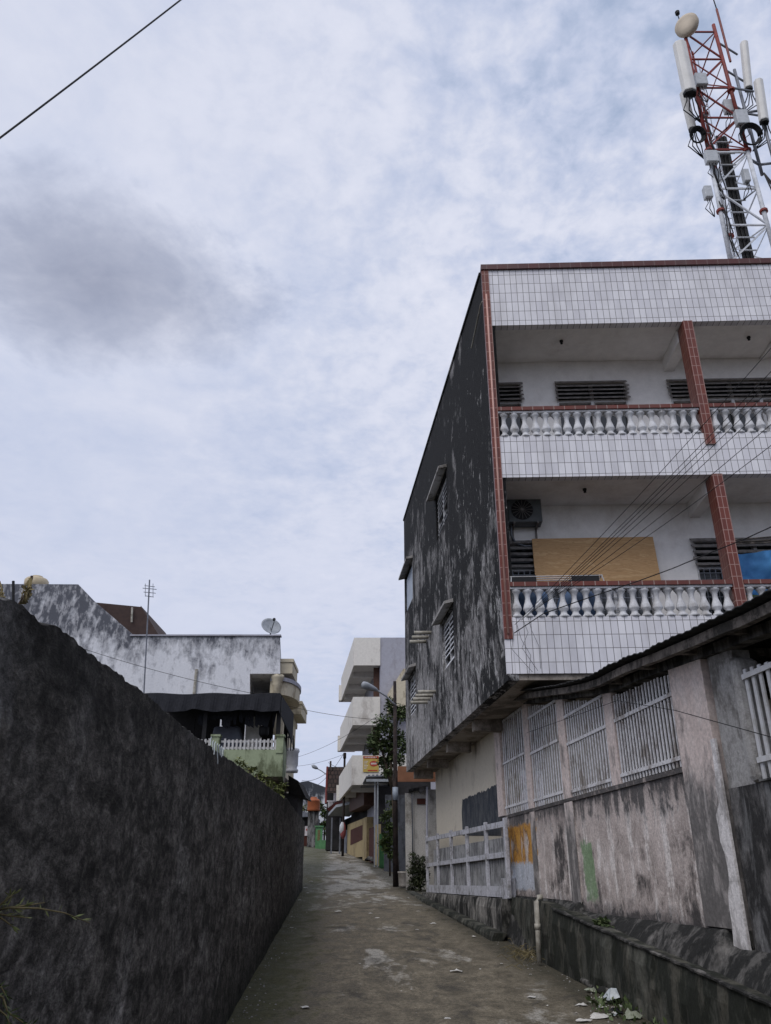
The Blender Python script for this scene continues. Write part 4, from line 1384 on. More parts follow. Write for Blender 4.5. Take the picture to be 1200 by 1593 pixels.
# ------------------------------------------------------------------ left houses
YA = 30.0
def pa(X, Y, d=YA): return at(X, Y, d)
old = thing('weathered_house', 'white house with mildewed blank wall behind the black wall', 'house', pa(250, 1300))
outl = [(-60, 908), (122, 909), (128, 915), (146, 934), (206, 986), (206, 990), (436, 990), (436, 1048), (389, 1048), (389, 1330), (-60, 1330)]
MB().extrude([pa(X, Y) for X, Y in outl], (-.8, 7.5, 0)).build('wall', M['old_house'], old)
k = MB()
a, b = pa(203, 990), pa(437.5, 990)
k.box(a.x, b.x, 29.93, 30.2, a.z + .003, a.z + .06)
k.build('parapet_coping', M['lavender'], old)
pr = pa(389, 1048); pq = pa(436, 1048)
k = MB().box(pr.x + .01, pq.x + .1, 30.02, 36, pa(0, 1085).z - .2, pa(0, 1085).z)
k.build('balcony_floor', M['cream2'], old)
MB().box(pr.x + .003, pq.x + .1, 33.5, 33.7, pa(0, 1085).z, pr.z - .003).build('recess_wall', M['cream2'], old)
pc = pa(431, 1046)
k = MB().lathe([(.15, -2.2), (.15, -.42), (.19, -.36), (.17, -.30), (.21, -.24), (.21, -.18), (.25, -.12), (.25, -.003)], Vector((pc.x, 30.25, pr.z)), 14)
k.build('column', M['cream2'], old, True)
zc = lambda y, d=31: pa(0, y, d).z
xr = lambda X, d=31: pa(X, 1060, d).x
# box balcony, curved balcony and lower box facing the alley
k = MB().box(xr(434), xr(457), 30.4, 32.2, zc(1053), zc(1036))
k.box(xr(434), xr(458.5), 30.35, 32.25, zc(1036) + .003, zc(1031))
k.build('balcony', M['cream2'], old)
k = MB()
c = Vector((xr(437), 31.6, 0)); rx = xr(463) - xr(437)
poly = [(c.x - .3, 30.3)] + [(c.x + rx * math.cos(t), 31.9 + 1.6 * math.sin(t)) for t in [-math.pi / 2 + math.pi * i / 16 for i in range(17)]] + [(c.x - .3, 33.5)]
k.prism(poly, zc(1086), zc(1066))
o = k.build('curved_balcony', M['cream2'], old)
sc_ = lambda f: [(c.x - .3, 30.3 - .05)] + [(c.x + rx * f * math.cos(t), 31.9 + 1.6 * f * math.sin(t)) for t in [-math.pi / 2 + math.pi * i / 16 for i in range(17)]] + [(c.x - .3, 33.55)]
MB().prism(sc_(1.07), zc(1066) + .003, zc(1060)).build('moulding', M['lavender'], o)
k = MB().box(xr(438), xr(460), 33.7, 36, zc(1113, 34), zc(1098, 34))
k.box(xr(438), xr(461), 33.65, 36.05, zc(1098, 34) + .003, zc(1093, 34))
k.build('balcony', M['cream2'], old)
k = MB()
p = pa(455, 1184, 31)
k.lathe([(.22, zc(1202) - 0), (.24, zc(1198)), (.18, zc(1195)), (.22, zc(1190)), (.22, zc(1172)), (.26, zc(1169)), (.24, zc(1165)), (.15, zc(1164))], Vector((p.x, 31, 0)), 14)
k.build('pedestal', M['white_far'], old, True)
k = MB()
for X in (448, 452, 456):
    a = pa(X, 1168, 30.5); k.tube([a, a + Vector((0, 0, .55))], .02, 5)
k.tube([pa(446, 1146, 30.5), pa(457, 1150, 30.5), pa(458, 1166, 30.5)], .025, 5)
k.build('handrail', M['black'], old)
MB().box(xr(436) - .1, xr(444), 31.0, 35.5, 1.3, zc(1086)).build('side_wall', M['cream2'], old)
p = pa(304, 1070); 
MB().tube([(p.x, 29.93, pa(0, 1090).z), (p.x, 29.93, pa(0, 1042).z)], .06, 8).build('vent_pipe', M['pvc'], old)
# rusty lean roof behind the gable step
k = MB().extrude([pa(147, 937, 31), pa(219, 944, 31), pa(245, 987, 31), pa(206, 987, 31)], (0, .06, 0))
k.extrude([pa(219, 944, 31), pa(245, 987, 31), pa(245, 987, 31) + Vector((0, 4, 0)), pa(219, 944, 31) + Vector((0, 4, 0))], (0, 0, .05))
k.build('rusty_roof', M['rust'], old)
MB().tube([pa(205, 968, 30.9), pa(206, 945, 30.9)], .04, 6).build('roof_post', M['pvc'], old)
# tank, antenna and dish stand on that roof
c = pa(57, 907, 31.5)
k = MB().lathe([(.48, -.3), (.48, .08), (.42, .16), (.30, .20), (.22, .22), (.22, .28), (.0, .30)], c, 20)
tag(k.build('water_tank', M['tank_cr'], smooth=True), 'cream water tank on the roof of the weathered white house', 'water tank')
ant = thing('tv_antenna', 'thin television antenna mast in front of the weathered white house', 'antenna', pa(223, 1110, 29.5))
MB().tube([pa(222.5, 1110, 29.5), pa(233, 902, 29.5)], .028, 6).build('mast', M['zinc'], ant)
k = MB()
for Y, w_ in ((911, .30), (915, .42), (921, .36), (927, .22)):
    c = pa(232.3, Y, 29.5)
    k.tube([c + Vector((-w_ * .6, 0, .0)), c + Vector((w_ * .6, .15, 0))], .014, 5)
for dx in (-.15, .15):
    k.tube([pa(232.3, 928, 29.5) + Vector((dx, 0, 0)), pa(232.3, 908, 29.5) + Vector((dx, 0, 0))], .012, 5)
k.build('yagi_element', M['zinc'], ant)
dsh = thing('satellite_dish', 'grey satellite dish on the roof corner of the weathered house', 'satellite dish', pa(421, 990, 30.5))
c = pa(421, 976.5, 30.4)
ax = Vector((.38, -.80, .46)).normalized()
k = MB()
prf = [(.40 * q / 6, .11 * (q / 6) ** 2) for q in range(1, 7)] + [(.40 * q / 6, .11 * (q / 6) ** 2 - .015) for q in range(6, 0, -1)]
k.lathe(prf, c, 24, ax)
k.build('reflector', M['lamp_grey'], dsh, True)
k = MB().tube([c, pa(421, 990, 30.5)], .03, 6); k.tube([c, c + ax * .2 + Vector((0, 0, -.3))], .02, 5)
k.build('stand', M['zinc'], dsh)
k = MB().tube([c + Vector((.0, 0, -.3)), c + ax * .42 + Vector((.02, 0, -.05)), c + ax * .45], .014, 5)
k.lathe([(.05, 0), (.06, .08)], c + ax * .43, 8, ax)
k.build('feed_arm', M['black'], dsh)

# green terrace house
YG = 24.0
grn = thing('green_house', 'pale green house with picket railed terrace under a black canopy', 'house', at(390, 1300, YG))
pg = lambda X, Y, d=YG: at(X, Y, d)
zt_, zb_ = pg(0, 1166).z, pg(0, 1208).z
xl, xc = pg(255, 1190).x, pg(440, 1190).x
k = MB().box(xl, xc, YG, YG + .14, zb_, zt_)
k.hexa([(xc - .14, YG + .143, zb_), (xc, YG + .143, zb_), (xc - .33, YG + 3.6, zb_), (xc - .47, YG + 3.6, zb_)], [(xc - .14, YG + .143, zt_ + .35), (xc, YG + .143, zt_ + .35), (xc - .33, YG + 3.6, zt_ + .35), (xc - .47, YG + 3.6, zt_ + .35)])
k.build('parapet', M['green_wall'], grn)
MB().box(xl, xc - .16, YG + .145, YG + 5, zb_ + .02, zb_ + .2).build('terrace_floor', M['soffit'], grn)
MB().box(xl - 1, xc - .45, YG + 1.0, YG + 5.5, gz(YG), zb_ + .017).build('lower_wall', M['dark_pier'], grn)
k = MB()
for X0, X1 in ((329, 341), (430, 441)):
    a, b = pg(X0, 1160).x, pg(X1, 1160).x
    z = pg(0, 1146).z
    k = MB().box(a, b, YG - .03, YG + .2, zt_ - .1, z)
    k.box(a - .03, b + .03, YG - .06, YG + .23, z, z + .06)
    k.build('post', M['green_wall'], grn)
k = MB()
x = pg(256, 1160).x
xa, xb = pg(343, 1160).x, pg(429, 1160).x
while x < xb:
    if not (pg(328, 1160).x - .05 < x < xa):
        k.box(x, x + .055, YG + .03, YG + .06, zt_ + .003, pg(0, 1149.5).z + random.uniform(-.02, .02))
    x += .115
for Y in (1153, 1163):
    z = pg(0, Y).z
    k.box(pg(256, 1160).x, xa - .25, YG + .062, YG + .09, z - .03, z + .03)
    k.box(xa, xb, YG + .062, YG + .09, z - .03, z + .03)
k.build('picket_rail', M['frame_w'], grn)
# canopy: roof sheet with deep valances and posts
z0, z1 = pg(0, 1108).z, pg(0, 1081).z
xcl, xcr = pg(222, 1090).x, pg(437, 1090).x
cn = MB()
nseg = 60
for i in range(nseg + 1):
    f = i / nseg
    x = xcl + (xcr - xcl) * f
    dip = .03 * math.sin(f * 19) + .05 * noise.noise((f * 9, 0, 0))
    cn.v += [Vector((x, YG - .25 + .03 * math.sin(f * 60), z0 + dip)), Vector((x, YG - .2, z1 + .02 * math.sin(f * 15))), Vector((x - .1, YG + 4.5, z1 + .25))]
for i in range(nseg):
    a = i * 3
    cn.f += [(a, a + 3, a + 4, a + 1), (a + 1, a + 4, a + 5, a + 2)]
i0 = len(cn.v)
cn.v += [Vector((xcr, YG - .22, z1)), Vector((xcr, YG - .25, z0 - .02)), Vector((xcr + .12, YG + 1.6, z0 - .35)), Vector((xcr - .1, YG + 4.5, z0 - .3)), Vector((xcr - .1, YG + 4.5, z1 + .25))]
cn.f.append((i0, i0 + 1, i0 + 2, i0 + 3, i0 + 4))
o = cn.build('canopy', M['canopy'], grn)
k = MB()
for x, y, zz_ in ((xcr - .05, YG + .1, z1), (xcl + 1.9, YG + .1, z1), (xcr - .2, YG + 3.2, z1)):
    MB().box(x - .06, x + .06, y, y + .12, zt_, zz_ - .02).build('canopy_post', M['black'], grn)
k = MB()
rnd = random.Random(5)
for q in range(26):
    x = xcl + 1.6 + (xcr - xcl - 1.7) * q / 26 + rnd.uniform(-.05, .05)
    L = rnd.uniform(.1, .42)
    k.extrude([Vector((x, YG + .35, z0 + .1)), Vector((x + rnd.uniform(.1, .22), YG + .35, z0 + .1)), Vector((x + rnd.uniform(.05, .2), YG + .36, z0 - L)), Vector((x + .02, YG + .36, z0 - L * .8))], (0, .01, 0))
k.build('ragged_hem', M['canopy'], grn)
gaps = []
for X0, X1, Y0, Y1 in ((301, 305, 1118, 1152), (313, 319, 1112, 1152), (341, 348, 1112, 1131), (379, 388, 1124, 1150), (410, 418, 1115, 1125)):
    a, b = at(X0, Y1, YG + 3.0), at(X1, Y0, YG + 3.0)
    gaps.append((a.x, b.x, max(a.z, zb_ + .25), min(b.z, z1 + .1)))
MB().holes(Frame((0, YG + 3.0), (1, 0), False), xcl - 2.5, xcr - .6, zb_ + .2, z1 + .22, gaps, 0, -.12).build('back_wall', M['room_shade'], grn)
a, b = at(391, 1168, YG + 2.5), at(417, 1126, YG + 2.5)
MB().box(a.x, b.x, YG + 1.2, YG + 1.35, a.z - .4, b.z).build('inner_wall', M['cream'], grn)
# covered thing on the terrace
k = MB()
bot = [pg(324, 1172, YG + .8), pg(379, 1172, YG + .8)]
tp_ = [pg(333, 1130, YG + .9), pg(372, 1129, YG + .9)]
k.hexa([bot[0], bot[1], bot[1] + Vector((0, .9, 0)), bot[0] + Vector((0, .9, 0))], [tp_[0], tp_[1], tp_[1] + Vector((0, .5, .02)), tp_[0] + Vector((0, .5, .02))])
tag(k.build('covered_stack', M['tarp'], bevel=.06), 'grey tarpaulin covered stack behind the picket rail of the green terrace', 'tarpaulin')
c = pg(411, 1137, YG + .6)
k = MB().lathe([(.10, -.18), (.15, -.1), (.16, .1), (.14, .12)], c, 12)
k.tube([c + Vector((-.13, 0, .1)), c + Vector((0, 0, .42)), c + Vector((.13, 0, .1))], .01, 4)
tag(k.build('hanging_pot', M['black'], smooth=True), 'dark flower pot hanging under the black canopy of the green terrace', 'pot')
# dark awning under the terrace towards the alley
k = MB()
A_, B_, C_, D_ = at(450, 1204, 26), at(463, 1213, 26), at(475, 1240, 27.5), at(450, 1226, 27.5)
k.extrude([at(449, 1206, 26), at(463, 1214, 26), at(476, 1241, 26.3), at(449, 1234, 26.3)], (0, 2.2, .05))
k.build('awning', M['roof_sheet'], grn)
MB().box(at(449, 1240, 26).x - .4, at(462, 1240, 26).x, 26.4, 28, gz(26), at(0, 1232, 26).z).build('porch', M['room_shade'], grn)

# ------------------------------------------------------------------ cream house with the balconies, right middle distance
crm = thing('balcony_house', 'cream three storey house with projecting parapet balconies beyond the lamp pole', 'house', (1.5, 44, gz(42)))
YC = 40.0
def quad_ring(k, a, b, c, d, z0, z1, th=.12):
    """U shaped parapet on three sides a-b (near), a-d (alley side), d-c (far) plus slab"""
    def wall(p, q):
        p, q = Vector(p), Vector(q)
        dv = (q - p).normalized()
        nv = Vector((-dv.y, dv.x)) * th
        k.prism([p, q, q + nv, p + nv], z0, z1)
    wall(a, b)
    wall(Vector(d), Vector(a) + (Vector(d) - Vector(a)).normalized() * (th + .003))
    k.prism([Vector(a) + Vector((.13, .13)), Vector(b) + Vector((0, .13)), Vector(c), Vector(d) + Vector((.13, 0))], z0 + .18, z0 + .33)
xA, xB = pa(551, 1010, YC).x, pa(592, 1010, YC).x
dA = Vector((-1.13, 9.3))
lv = [(pa(0, 992, YC).z, pa(0, 1035, YC).z), (pa(0, 1084, YC).z, pa(0, 1128, YC).z), (pa(0, 1175, YC).z, pa(0, 1221, YC).z)]
for i, (zt2, zb2) in enumerate(lv):
    k = MB()
    xb = xB if i < 2 else pa(640, 1200, YC).x
    a, b = Vector((xA, YC)), Vector((xb, YC))
    c, d = Vector((xb, YC)) + dA, Vector((xA, YC)) + dA
    quad_ring(k, a, b, c, d, zb2, zt2)
    k.prism([d + Vector((-.12, -.3)), d + Vector((.9, -.3)), d + Vector((.9, .2)), d + Vector((-.12, .2))], zb2, zt2 - .5)
    o = k.build('balcony', M['cream'], crm)
    bmz = MB()
    for q in (2.2, 5.2, 8.0):
        bmz = MB()
        bmz.hexa(*[[(xA + dA.x * q / 9.3 + .14, YC + q, z), (xb + dA.x * q / 9.3, YC + q, z), (xb + dA.x * q / 9.3, YC + q + .3, z), (xA + dA.x * q / 9.3 + .14, YC + q + .3, z)] for z in (zb2 - .12, zb2 + .177)])
        bmz.build('balcony_beam', M['cream'], o)
k = MB()
k.hexa([(xB + .003, YC + .05, 1.6), (xB + 8, YC + .05, 1.6), (xB + 8 + dA.x, YC + 9.5, 1.6), (xB + dA.x + .003, YC + 9.5, 1.6)], [(xB + .003, YC + .05, lv[0][0] + .02), (xB + 8, YC + .05, lv[0][0] + .02), (xB + 8 + dA.x, YC + 9.5, lv[0][0] + .02), (xB + dA.x + .003, YC + 9.5, lv[0][0] + .02)])
k.build('wall', M['lavender'], crm)
k = MB()
p = pa(582, 1060, YC)
for z0, z1 in ((lv[1][0] - .9, lv[0][1]), (lv[2][0] - .9, lv[1][1])):
    k.box(xB - .35, xB - .01, YC + .5, YC + .6, z0, z1)
k.build('door_jamb', M['brown'], crm)
k = MB().extrude([pa(603, 1080, 39.5), pa(628, 1040, 39.5), pa(640, 1040, 39.5), pa(640, 1110, 39.5), pa(603, 1110, 39.5)], (0, .4, 0))
k.build('stair_wall', M['cream2'], crm)
ban = thing('banner', 'yellow printed banner with red header hung on the cream parapet', 'banner', pa(577, 1202, YC - .06))
a, b = pa(565, 1201, YC - .05), pa(589.5, 1176, YC - .05)
MB().box(a.x, b.x, YC - .05, YC - .03, a.z, b.z).build('sheet', M['banner_y'], ban)
bw_, bh_ = b.x - a.x, b.z - a.z
k = MB().box(a.x + .01, b.x - .01, YC - .058, YC - .052, b.z - bh_ * .16, b.z - .01)
cx_, cz_ = a.x + bw_ * .68, a.z + bh_ * .52
k.extrude([Vector((cx_ + math.cos(t) * bw_ * .27, YC - .054, cz_ + math.sin(t) * bh_ * .17)) for t in [2 * math.pi * i / 20 for i in range(20)]], (0, -.004, 0))
k.box(a.x + bw_ * .3, a.x + bw_ * .92, YC - .058, YC - .052, a.z + bh_ * .06, a.z + bh_ * .13)
k.build('red_print', M['banner_r'], ban)
k = MB()
for q in range(8):
    k.box(a.x + bw_ * (.1 + .1 * q), a.x + bw_ * (.165 + .1 * q), YC - .064, YC - .0585, b.z - bh_ * .12, b.z - bh_ * .05)
for q in range(5):
    k.box(a.x + bw_ * (.50 + .075 * q), a.x + bw_ * (.555 + .075 * q), YC - .064, YC - .0585, cz_ - .04, cz_ + .04)
for q in range(6):
    k.box(a.x + bw_ * .06, a.x + bw_ * (.22 + .05 * (q % 3)), YC - .056, YC - .0515, a.z + bh_ * (.2 + .09 * q), a.z + bh_ * (.235 + .09 * q))
k.build('pale_print', M['banner_w'], ban)

# ------------------------------------------------------------------ right side of the alley beyond the pole
g0, g1 = G(594, 1347), G(541, 1327)
FQ = Frame(g0[:2], (g1.x - g0.x, g1.y - g0.y), True)
def q2(X, Y, n=0): return FQ.px(X, Y, n)
def qbox(k, X0, X1, Y0, Y1, n0=0., n1=-.15, down=True):
    """panel on the house line between pixels; foot follows the road"""
    sa, z1a = q2(X1, Y0); sb, z1b = q2(X0, Y0)
    sm = (sa + sb) / 2
    zt3 = q2((X0 + X1) / 2, Y0)[1]
    zb3 = gz(FQ.p(sm, 0, 0).y) - .1 if down else q2((X0 + X1) / 2, Y1)[1]
    k.fb(FQ, sa, sb, n0, n1, zb3, zt3)
    return k
och = thing('ochre_gate_wall', 'ochre house wall with dark brown gates along the alley', 'house', FQ.p(6, 0, gz(44)))
k = qbox(MB(), 584, 590, 1283, 1338, .05, -.3)
k.build('gate_pillar', M['yellow'], och)
qbox(MB(), 566, 572, 1272, 1332, .04, -.3).build('gate_pillar', M['yellow'], och)
qbox(MB(), 573, 583, 1287, 1336, -.05, -.1).build('gate', M['brown_dk'], och)
k = qbox(MB(), 541, 566, 1278, 1330, 0, -.2)
k.build('wall', M['yellow'], och)
sa, za = q2(565, 1283); sb, zb3 = q2(546, 1291)
k = MB().hexa([FQ.p(q2(565, 1306)[0], .012, q2(565, 1306)[1]), FQ.p(sb, .012, q2(546, 1315)[1]), FQ.p(sb, .003, q2(546, 1315)[1]), FQ.p(sa, .003, q2(565, 1306)[1])],
              [FQ.p(sa, .012, za), FQ.p(sb, .012, zb3), FQ.p(sb, .003, zb3), FQ.p(sa, .003, za)])
k.build('panel', M['brown_dk'], och)
a, b = q2(590, 1250)[0], q2(541, 1262)[0]
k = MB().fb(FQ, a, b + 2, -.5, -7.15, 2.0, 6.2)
k.build('house_front', M['room_shade'], och)
k = qbox(MB(), 573, 581, 1258, 1330, -.3, -.48)
k.build('porch_pillar', M['yellow'], och)
# brown eave box
sa, sb = q2(573, 1245)[0], q2(551, 1245)[0]
MB().fb(FQ, sa - .2, sb, .25, -2, q2(562, 1258)[1], q2(568, 1228)[1]).build('eave', M['brown'], och)
# zinc canopy in front with steel posts
can = thing('zinc_canopy', 'grey zinc canopy on steel posts in front of the ochre house', 'canopy', FQ.p(1, 0, gz(40)))
zA = at(0, 1212, 38.5).z
k = MB()
pA = [at(561, 1226, 41), at(570, 1209, 38.5), at(614, 1207, 38.5), at(612, 1214, 41)]
nn = 14
for i in range(nn):
    f0, f1 = i / nn, (i + 1) / nn
    a, b = pA[1].lerp(pA[2], f0), pA[1].lerp(pA[2], f1)
    c, d = pA[0].lerp(pA[3] + Vector((0, 0, -.3)), f0), pA[0].lerp(pA[3] + Vector((0, 0, -.3)), f1)
    up = Vector((0, 0, .05 * (i % 2)))
    k.hexa([a, b, d, c], [a + Vector((0, 0, .05)) + up, b + Vector((0, 0, .05)) + up, d + Vector((0, 0, .05)) + up, c + Vector((0, 0, .05)) + up])
k.build('roof_sheet', M['zinc'], can)
k = MB()
for X in (583.5, 588):
    a = at(X, 1216, 38.6)
    MB().box(a.x - .03, a.x + .03, 38.6, 38.66, gz(38.6) - .1, a.z + .1).build('post', M['lamp_grey'], can)
MB().box(at(570, 1212, 38.45).x, at(612, 1212, 38.45).x, 38.42, 38.5, zA - .12, zA - .003).build('fascia', M['lamp_grey'], can)
# green gate and dark blue wall nearer
MB().box(at(588, 1300, 39.6).x, at(640, 1300, 39.6).x, 39.6, 39.75, gz(39) - .1, zA - .2).build('shade_infill', M['room_shade'], can)  # dark sheet added as painted shade under the canopy
gg = MB()
a, b = at(590, 1346, 38), at(598, 1346, 38)
gg.box(a.x, b.x, 38, 38.12, gz(38) - .05, at(0, 1297, 38).z)
for q in range(3):
    x = a.x + (b.x - a.x) * (q + .5) / 3
    gg.box(x - .03, x + .03, 37.97, 37.998, gz(38), at(0, 1299, 38).z)
tag(gg.build('green_gate', M['green_door']), 'dark green metal gate beside the ochre pillar', 'gate')
k = MB()
a, b = at(597.5, 1350, 36), at(612, 1350, 36)
k.box(a.x, b.x, 36, 36.2, gz(36) - .1, at(0, 1318, 36).z)
k.box(a.x + .05, b.x + 3, 36.4, 36.5, gz(36) - .1, at(0, 1235, 36).z)
tag(k.build('dark_wall', M['dark_slate']), 'dark blue grey low wall between the green gate and the lamp pole', 'wall')
# more houses up the alley: red roof, white canopy edge, blue walls
up_ = thing('red_roof_house', 'low house with red roof and pale canopy edge up the alley', 'house', FQ.p(16, 0, gz(52)))
k = MB().extrude([at(509, 1258, 51), at(538, 1236, 48), at(552, 1236, 48), at(552, 1252, 48), at(512, 1262, 51)], (0.4, 2.5, .5))
k.build('roof', M['roof_red'], up_)
k = MB()
a, b, c = at(511, 1269, 50.0), at(523, 1256, 48.6), at(553, 1249, 47.6)
for p, q in ((a, b), (b, c)):
    k.hexa([p, q, q + Vector((1.2, 1, 0)), p + Vector((1.2, 1, 0))], [p + Vector((0, 0, .14)), q + Vector((0, 0, .14)), q + Vector((1.2, 1, .2)), p + Vector((1.2, 1, .2))])
k.build('canopy_edge', M['lamp_grey'], up_)
k = MB()
sa, sb = q2(541, 1290)[0] + .1, q2(541, 1290)[0] + 5
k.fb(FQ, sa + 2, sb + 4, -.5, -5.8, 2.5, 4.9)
k.build('front_wall', M['room_shade'], up_)
k = MB()
sa = q2(540, 1290)[0] + .1
k.fb(FQ, sa, sa + 2.4, 0, -.2, 2.5, q2(533, 1288)[1] - .2)
k.build('low_wall', M['blue_grey'], up_)
k = MB().fb(FQ, sa + 2.45, sa + 7, .05, -.2, 2.5, q2(520, 1287)[1])
k.build('blue_low_wall', M['shop_blue'], up_)
k = MB()
for X in (516, 529):
    p = at(X, 1300, 49.5)
    k.box(p.x - .04, p.x + .04, 49.5, 49.58, 2.5, at(0, 1272, 49.5).z)
k.build('porch_post', M['zinc'], up_)
c = at(534, 1292, 46.6)
k = MB().lathe([(.05, -.42), (.15, -.25), (.17, 0), (.13, .26), (.04, .42)], c, 14)
tag(k.build('hanging_bag', M['faded_red'], smooth=True), 'round red and white bundle hanging by the blue grey wall', 'bag')
k = MB().lathe([(.06, -.3), (.16, -.05), (.14, .2), (.05, .38)], c + Vector((-.05, -.03, .05)), 12)
k2 = k.build('pale_side', M['white_far'], bpy.data.objects['hanging_bag'], True)
# brown tiled roof house
brn = thing('tiled_roof_house', 'narrow house with steep brown tiled roof and red edge board', 'house', at(520, 1300, 52))
k = MB().extrude([at(510, 1193, 52), at(536, 1193, 52), at(531, 1234, 51), at(508.5, 1233, 51)], (0, .15, 0))
k.build('roof', M['rooftile'], brn)
MB().tube([at(509.5, 1193, 51.8), at(507, 1250, 50.8)], .07, 6).build('edge_board', M['roof_red'], brn)
a, b = at(508, 1262, 52.3), at(533, 1232, 52.3)
MB().box(a.x, b.x, 52.4, 55, 3, b.z).build('wall', M['room_shade'], brn)
k = MB()
for q in range(6):
    x = a.x + .1 + (b.x - a.x) * .5 * q / 6
    k.box(x, x + .06, 52.1, 52.16, at(0, 1256, 52).z, at(0, 1247, 52).z)
k.box(a.x, a.x + (b.x - a.x) * .55, 52.08, 52.18, at(0, 1247, 52).z + .003, at(0, 1245, 52).z)
p = at(522, 1240, 52); k.box(p.x - .12, p.x + .12, 52.1, 52.3, at(0, 1256, 52).z, at(0, 1233, 52).z)
k.build('balustrade', M['shutter'], brn)

# near white block with vent beside the pole, and orange fascia
blk = thing('white_outhouse', 'stained white outhouse wall with dark vent beside the beige wall', 'outhouse', at(652, 1370, 27.5))
a, b = at(631, 1300, 27.5), at(667, 1300, 27.5)
z1 = at(0, 1228, 27.5).z
MB().box(a.x + .28, b.x + .5, 27.5, 28.6, gz(27), z1).build('wall', M['outhouse'], blk)
MB().box(a.x, a.x + .20, 27.35, 27.6, gz(27), at(0, 1234, 27.4).z).build('pillar', M['outhouse'], blk)
p, q = at(649, 1251, 27.45), at(662, 1242, 27.45)
k = MB().box(p.x, q.x, 27.46, 27.497, p.z, q.z)
k.build('vent', M['brown_dk'], blk)
k = MB()
k.extrude([at(636, 1228, 27.3), at(664, 1222, 27.3), at(664, 1226, 27.3), at(655, 1234, 27.3), at(650, 1229, 27.3), at(636, 1232, 27.3)], (0, .5, 0))
k.build('broken_eave', M['dark_pier'], blk)
MB().tube([at(664.5, 1320, 27.2), at(664.5, 1224, 27.2)], .035, 8).build('downpipe', M['lavender'], blk)
k = MB()
a, b = at(619, 1216, 26.9), at(668, 1192, 26.9)
k.box(a.x, b.x + .5, 26.9, 27.0, a.z, b.z)
k.box(a.x + .05, b.x + .5, 27.003, 29.5, a.z + .25, a.z + .35)
tag(k.build('terracotta_fascia', M['orange']), 'terracotta orange fascia board over the outhouse under the black side wall', 'fascia')

# ------------------------------------------------------------------ end of the street
end = thing('mildewed_gable_house', 'whitewashed gable with black mildewed top closing the far end of the alley', 'house', at(490, 1300, 78))
MB().extrude([at(455, 1222, 78), at(470, 1216, 78), at(480, 1215, 78), at(516, 1228, 78), at(516, 1320, 78), at(455, 1320, 78)], (0, 6, 0)).build('wall', M['far_mildew'], end)
hh = thing('far_end_house', 'small house with dark canopy and red gate at the alley end', 'house', at(480, 1318, 60))
k = MB().box(at(455, 1280, 60).x, at(491, 1280, 60).x, 60.5, 64, 3, at(0, 1270, 60).z)
k.build('wall', M['room_shade'], hh)
k = MB().extrude([at(455, 1262, 60), at(472, 1262, 60), at(491, 1268, 60), at(491, 1270, 60), at(455, 1272, 60)], (0, 3, .1))
k.build('canopy', M['zinc'], hh)
k = MB()
for X in (488.5,):
    p = at(X, 1318, 60); k.box(p.x - .07, p.x + .07, 60, 60.1, gz(60), at(0, 1269, 60).z)
k.build('post', M['lamp_grey'], hh)
k = MB()
x0, x1 = at(473, 1318, 60).x, at(488, 1318, 60).x
for q in range(12):
    x = x0 + (x1 - x0) * q / 11
    k.box(x - .02, x + .02, 60.2, 60.25, gz(60), at(0, 1299, 60).z)
k.box(x0, x1, 60.19, 60.26, gz(60) + .1, gz(60) + .75)
k.build('gate', M['brown_dk'], hh)
k = MB().box(at(474, 1290, 59.9).x, at(485.5, 1290, 59.9).x, 60.12, 60.16, at(0, 1300, 60).z, at(0, 1285, 60).z)
sg = k.build('sign_board', M['sign_w'], hh)
k = MB()
for q in range(4):
    x = at(476 + 2.3 * q, 1290, 59.9).x
    k.box(x, x + .07, 60.10, 60.115, at(0, 1292, 60).z, at(0, 1289, 60).z)
k.build('sign_print', M['banner_r'], sg)
c = at(488, 1262, 58.5)
k = MB().lathe([(.42, 0), (.44, .1), (.43, .62), (.46, .66), (.40, .74), (.22, .84), (.22, .92), (.0, .94)], c, 18)
tag(k.build('water_tank', M['tank_or'], smooth=True), 'orange water tank near the far end of the alley', 'water tank')
k = MB().box(c.x - .35, c.x + .35, 58.3, 58.9, gz(58), c.z - .003)
tag(k.build('tank_stand', M['dark_pier']), 'dark masonry stand under the orange water tank', 'stand')
gp = thing('green_gate_pillar', 'bright green gate pillar with brown inset at the alley end', 'pillar', at(496, 1318, 56.5))
a, b = at(491, 1300, 56.5), at(501.5, 1300, 56.5)
MB().box(a.x, b.x, 56.5, 57, gz(56.5) - .1, at(0, 1287, 56.5).z).build('shaft', M['brt_green'], gp)
MB().box(a.x - .06, b.x + .06, 56.44, 57.06, at(0, 1287, 56.5).z + .003, at(0, 1285, 56.5).z + .02).build('cap', M['brt_green'], gp)
MB().box(a.x + .14, b.x - .14, 56.48, 56.498, at(0, 1308, 56.5).z, at(0, 1291, 56.5).z).build('inset', M['dry'], gp)
a, b = at(496, 1312, 56), at(508, 1312, 56)
MB().box(a.x, b.x, 56, 56.4, gz(56) - .1, at(0, 1307, 56).z).build('low_wall', M['brt_green'], gp)

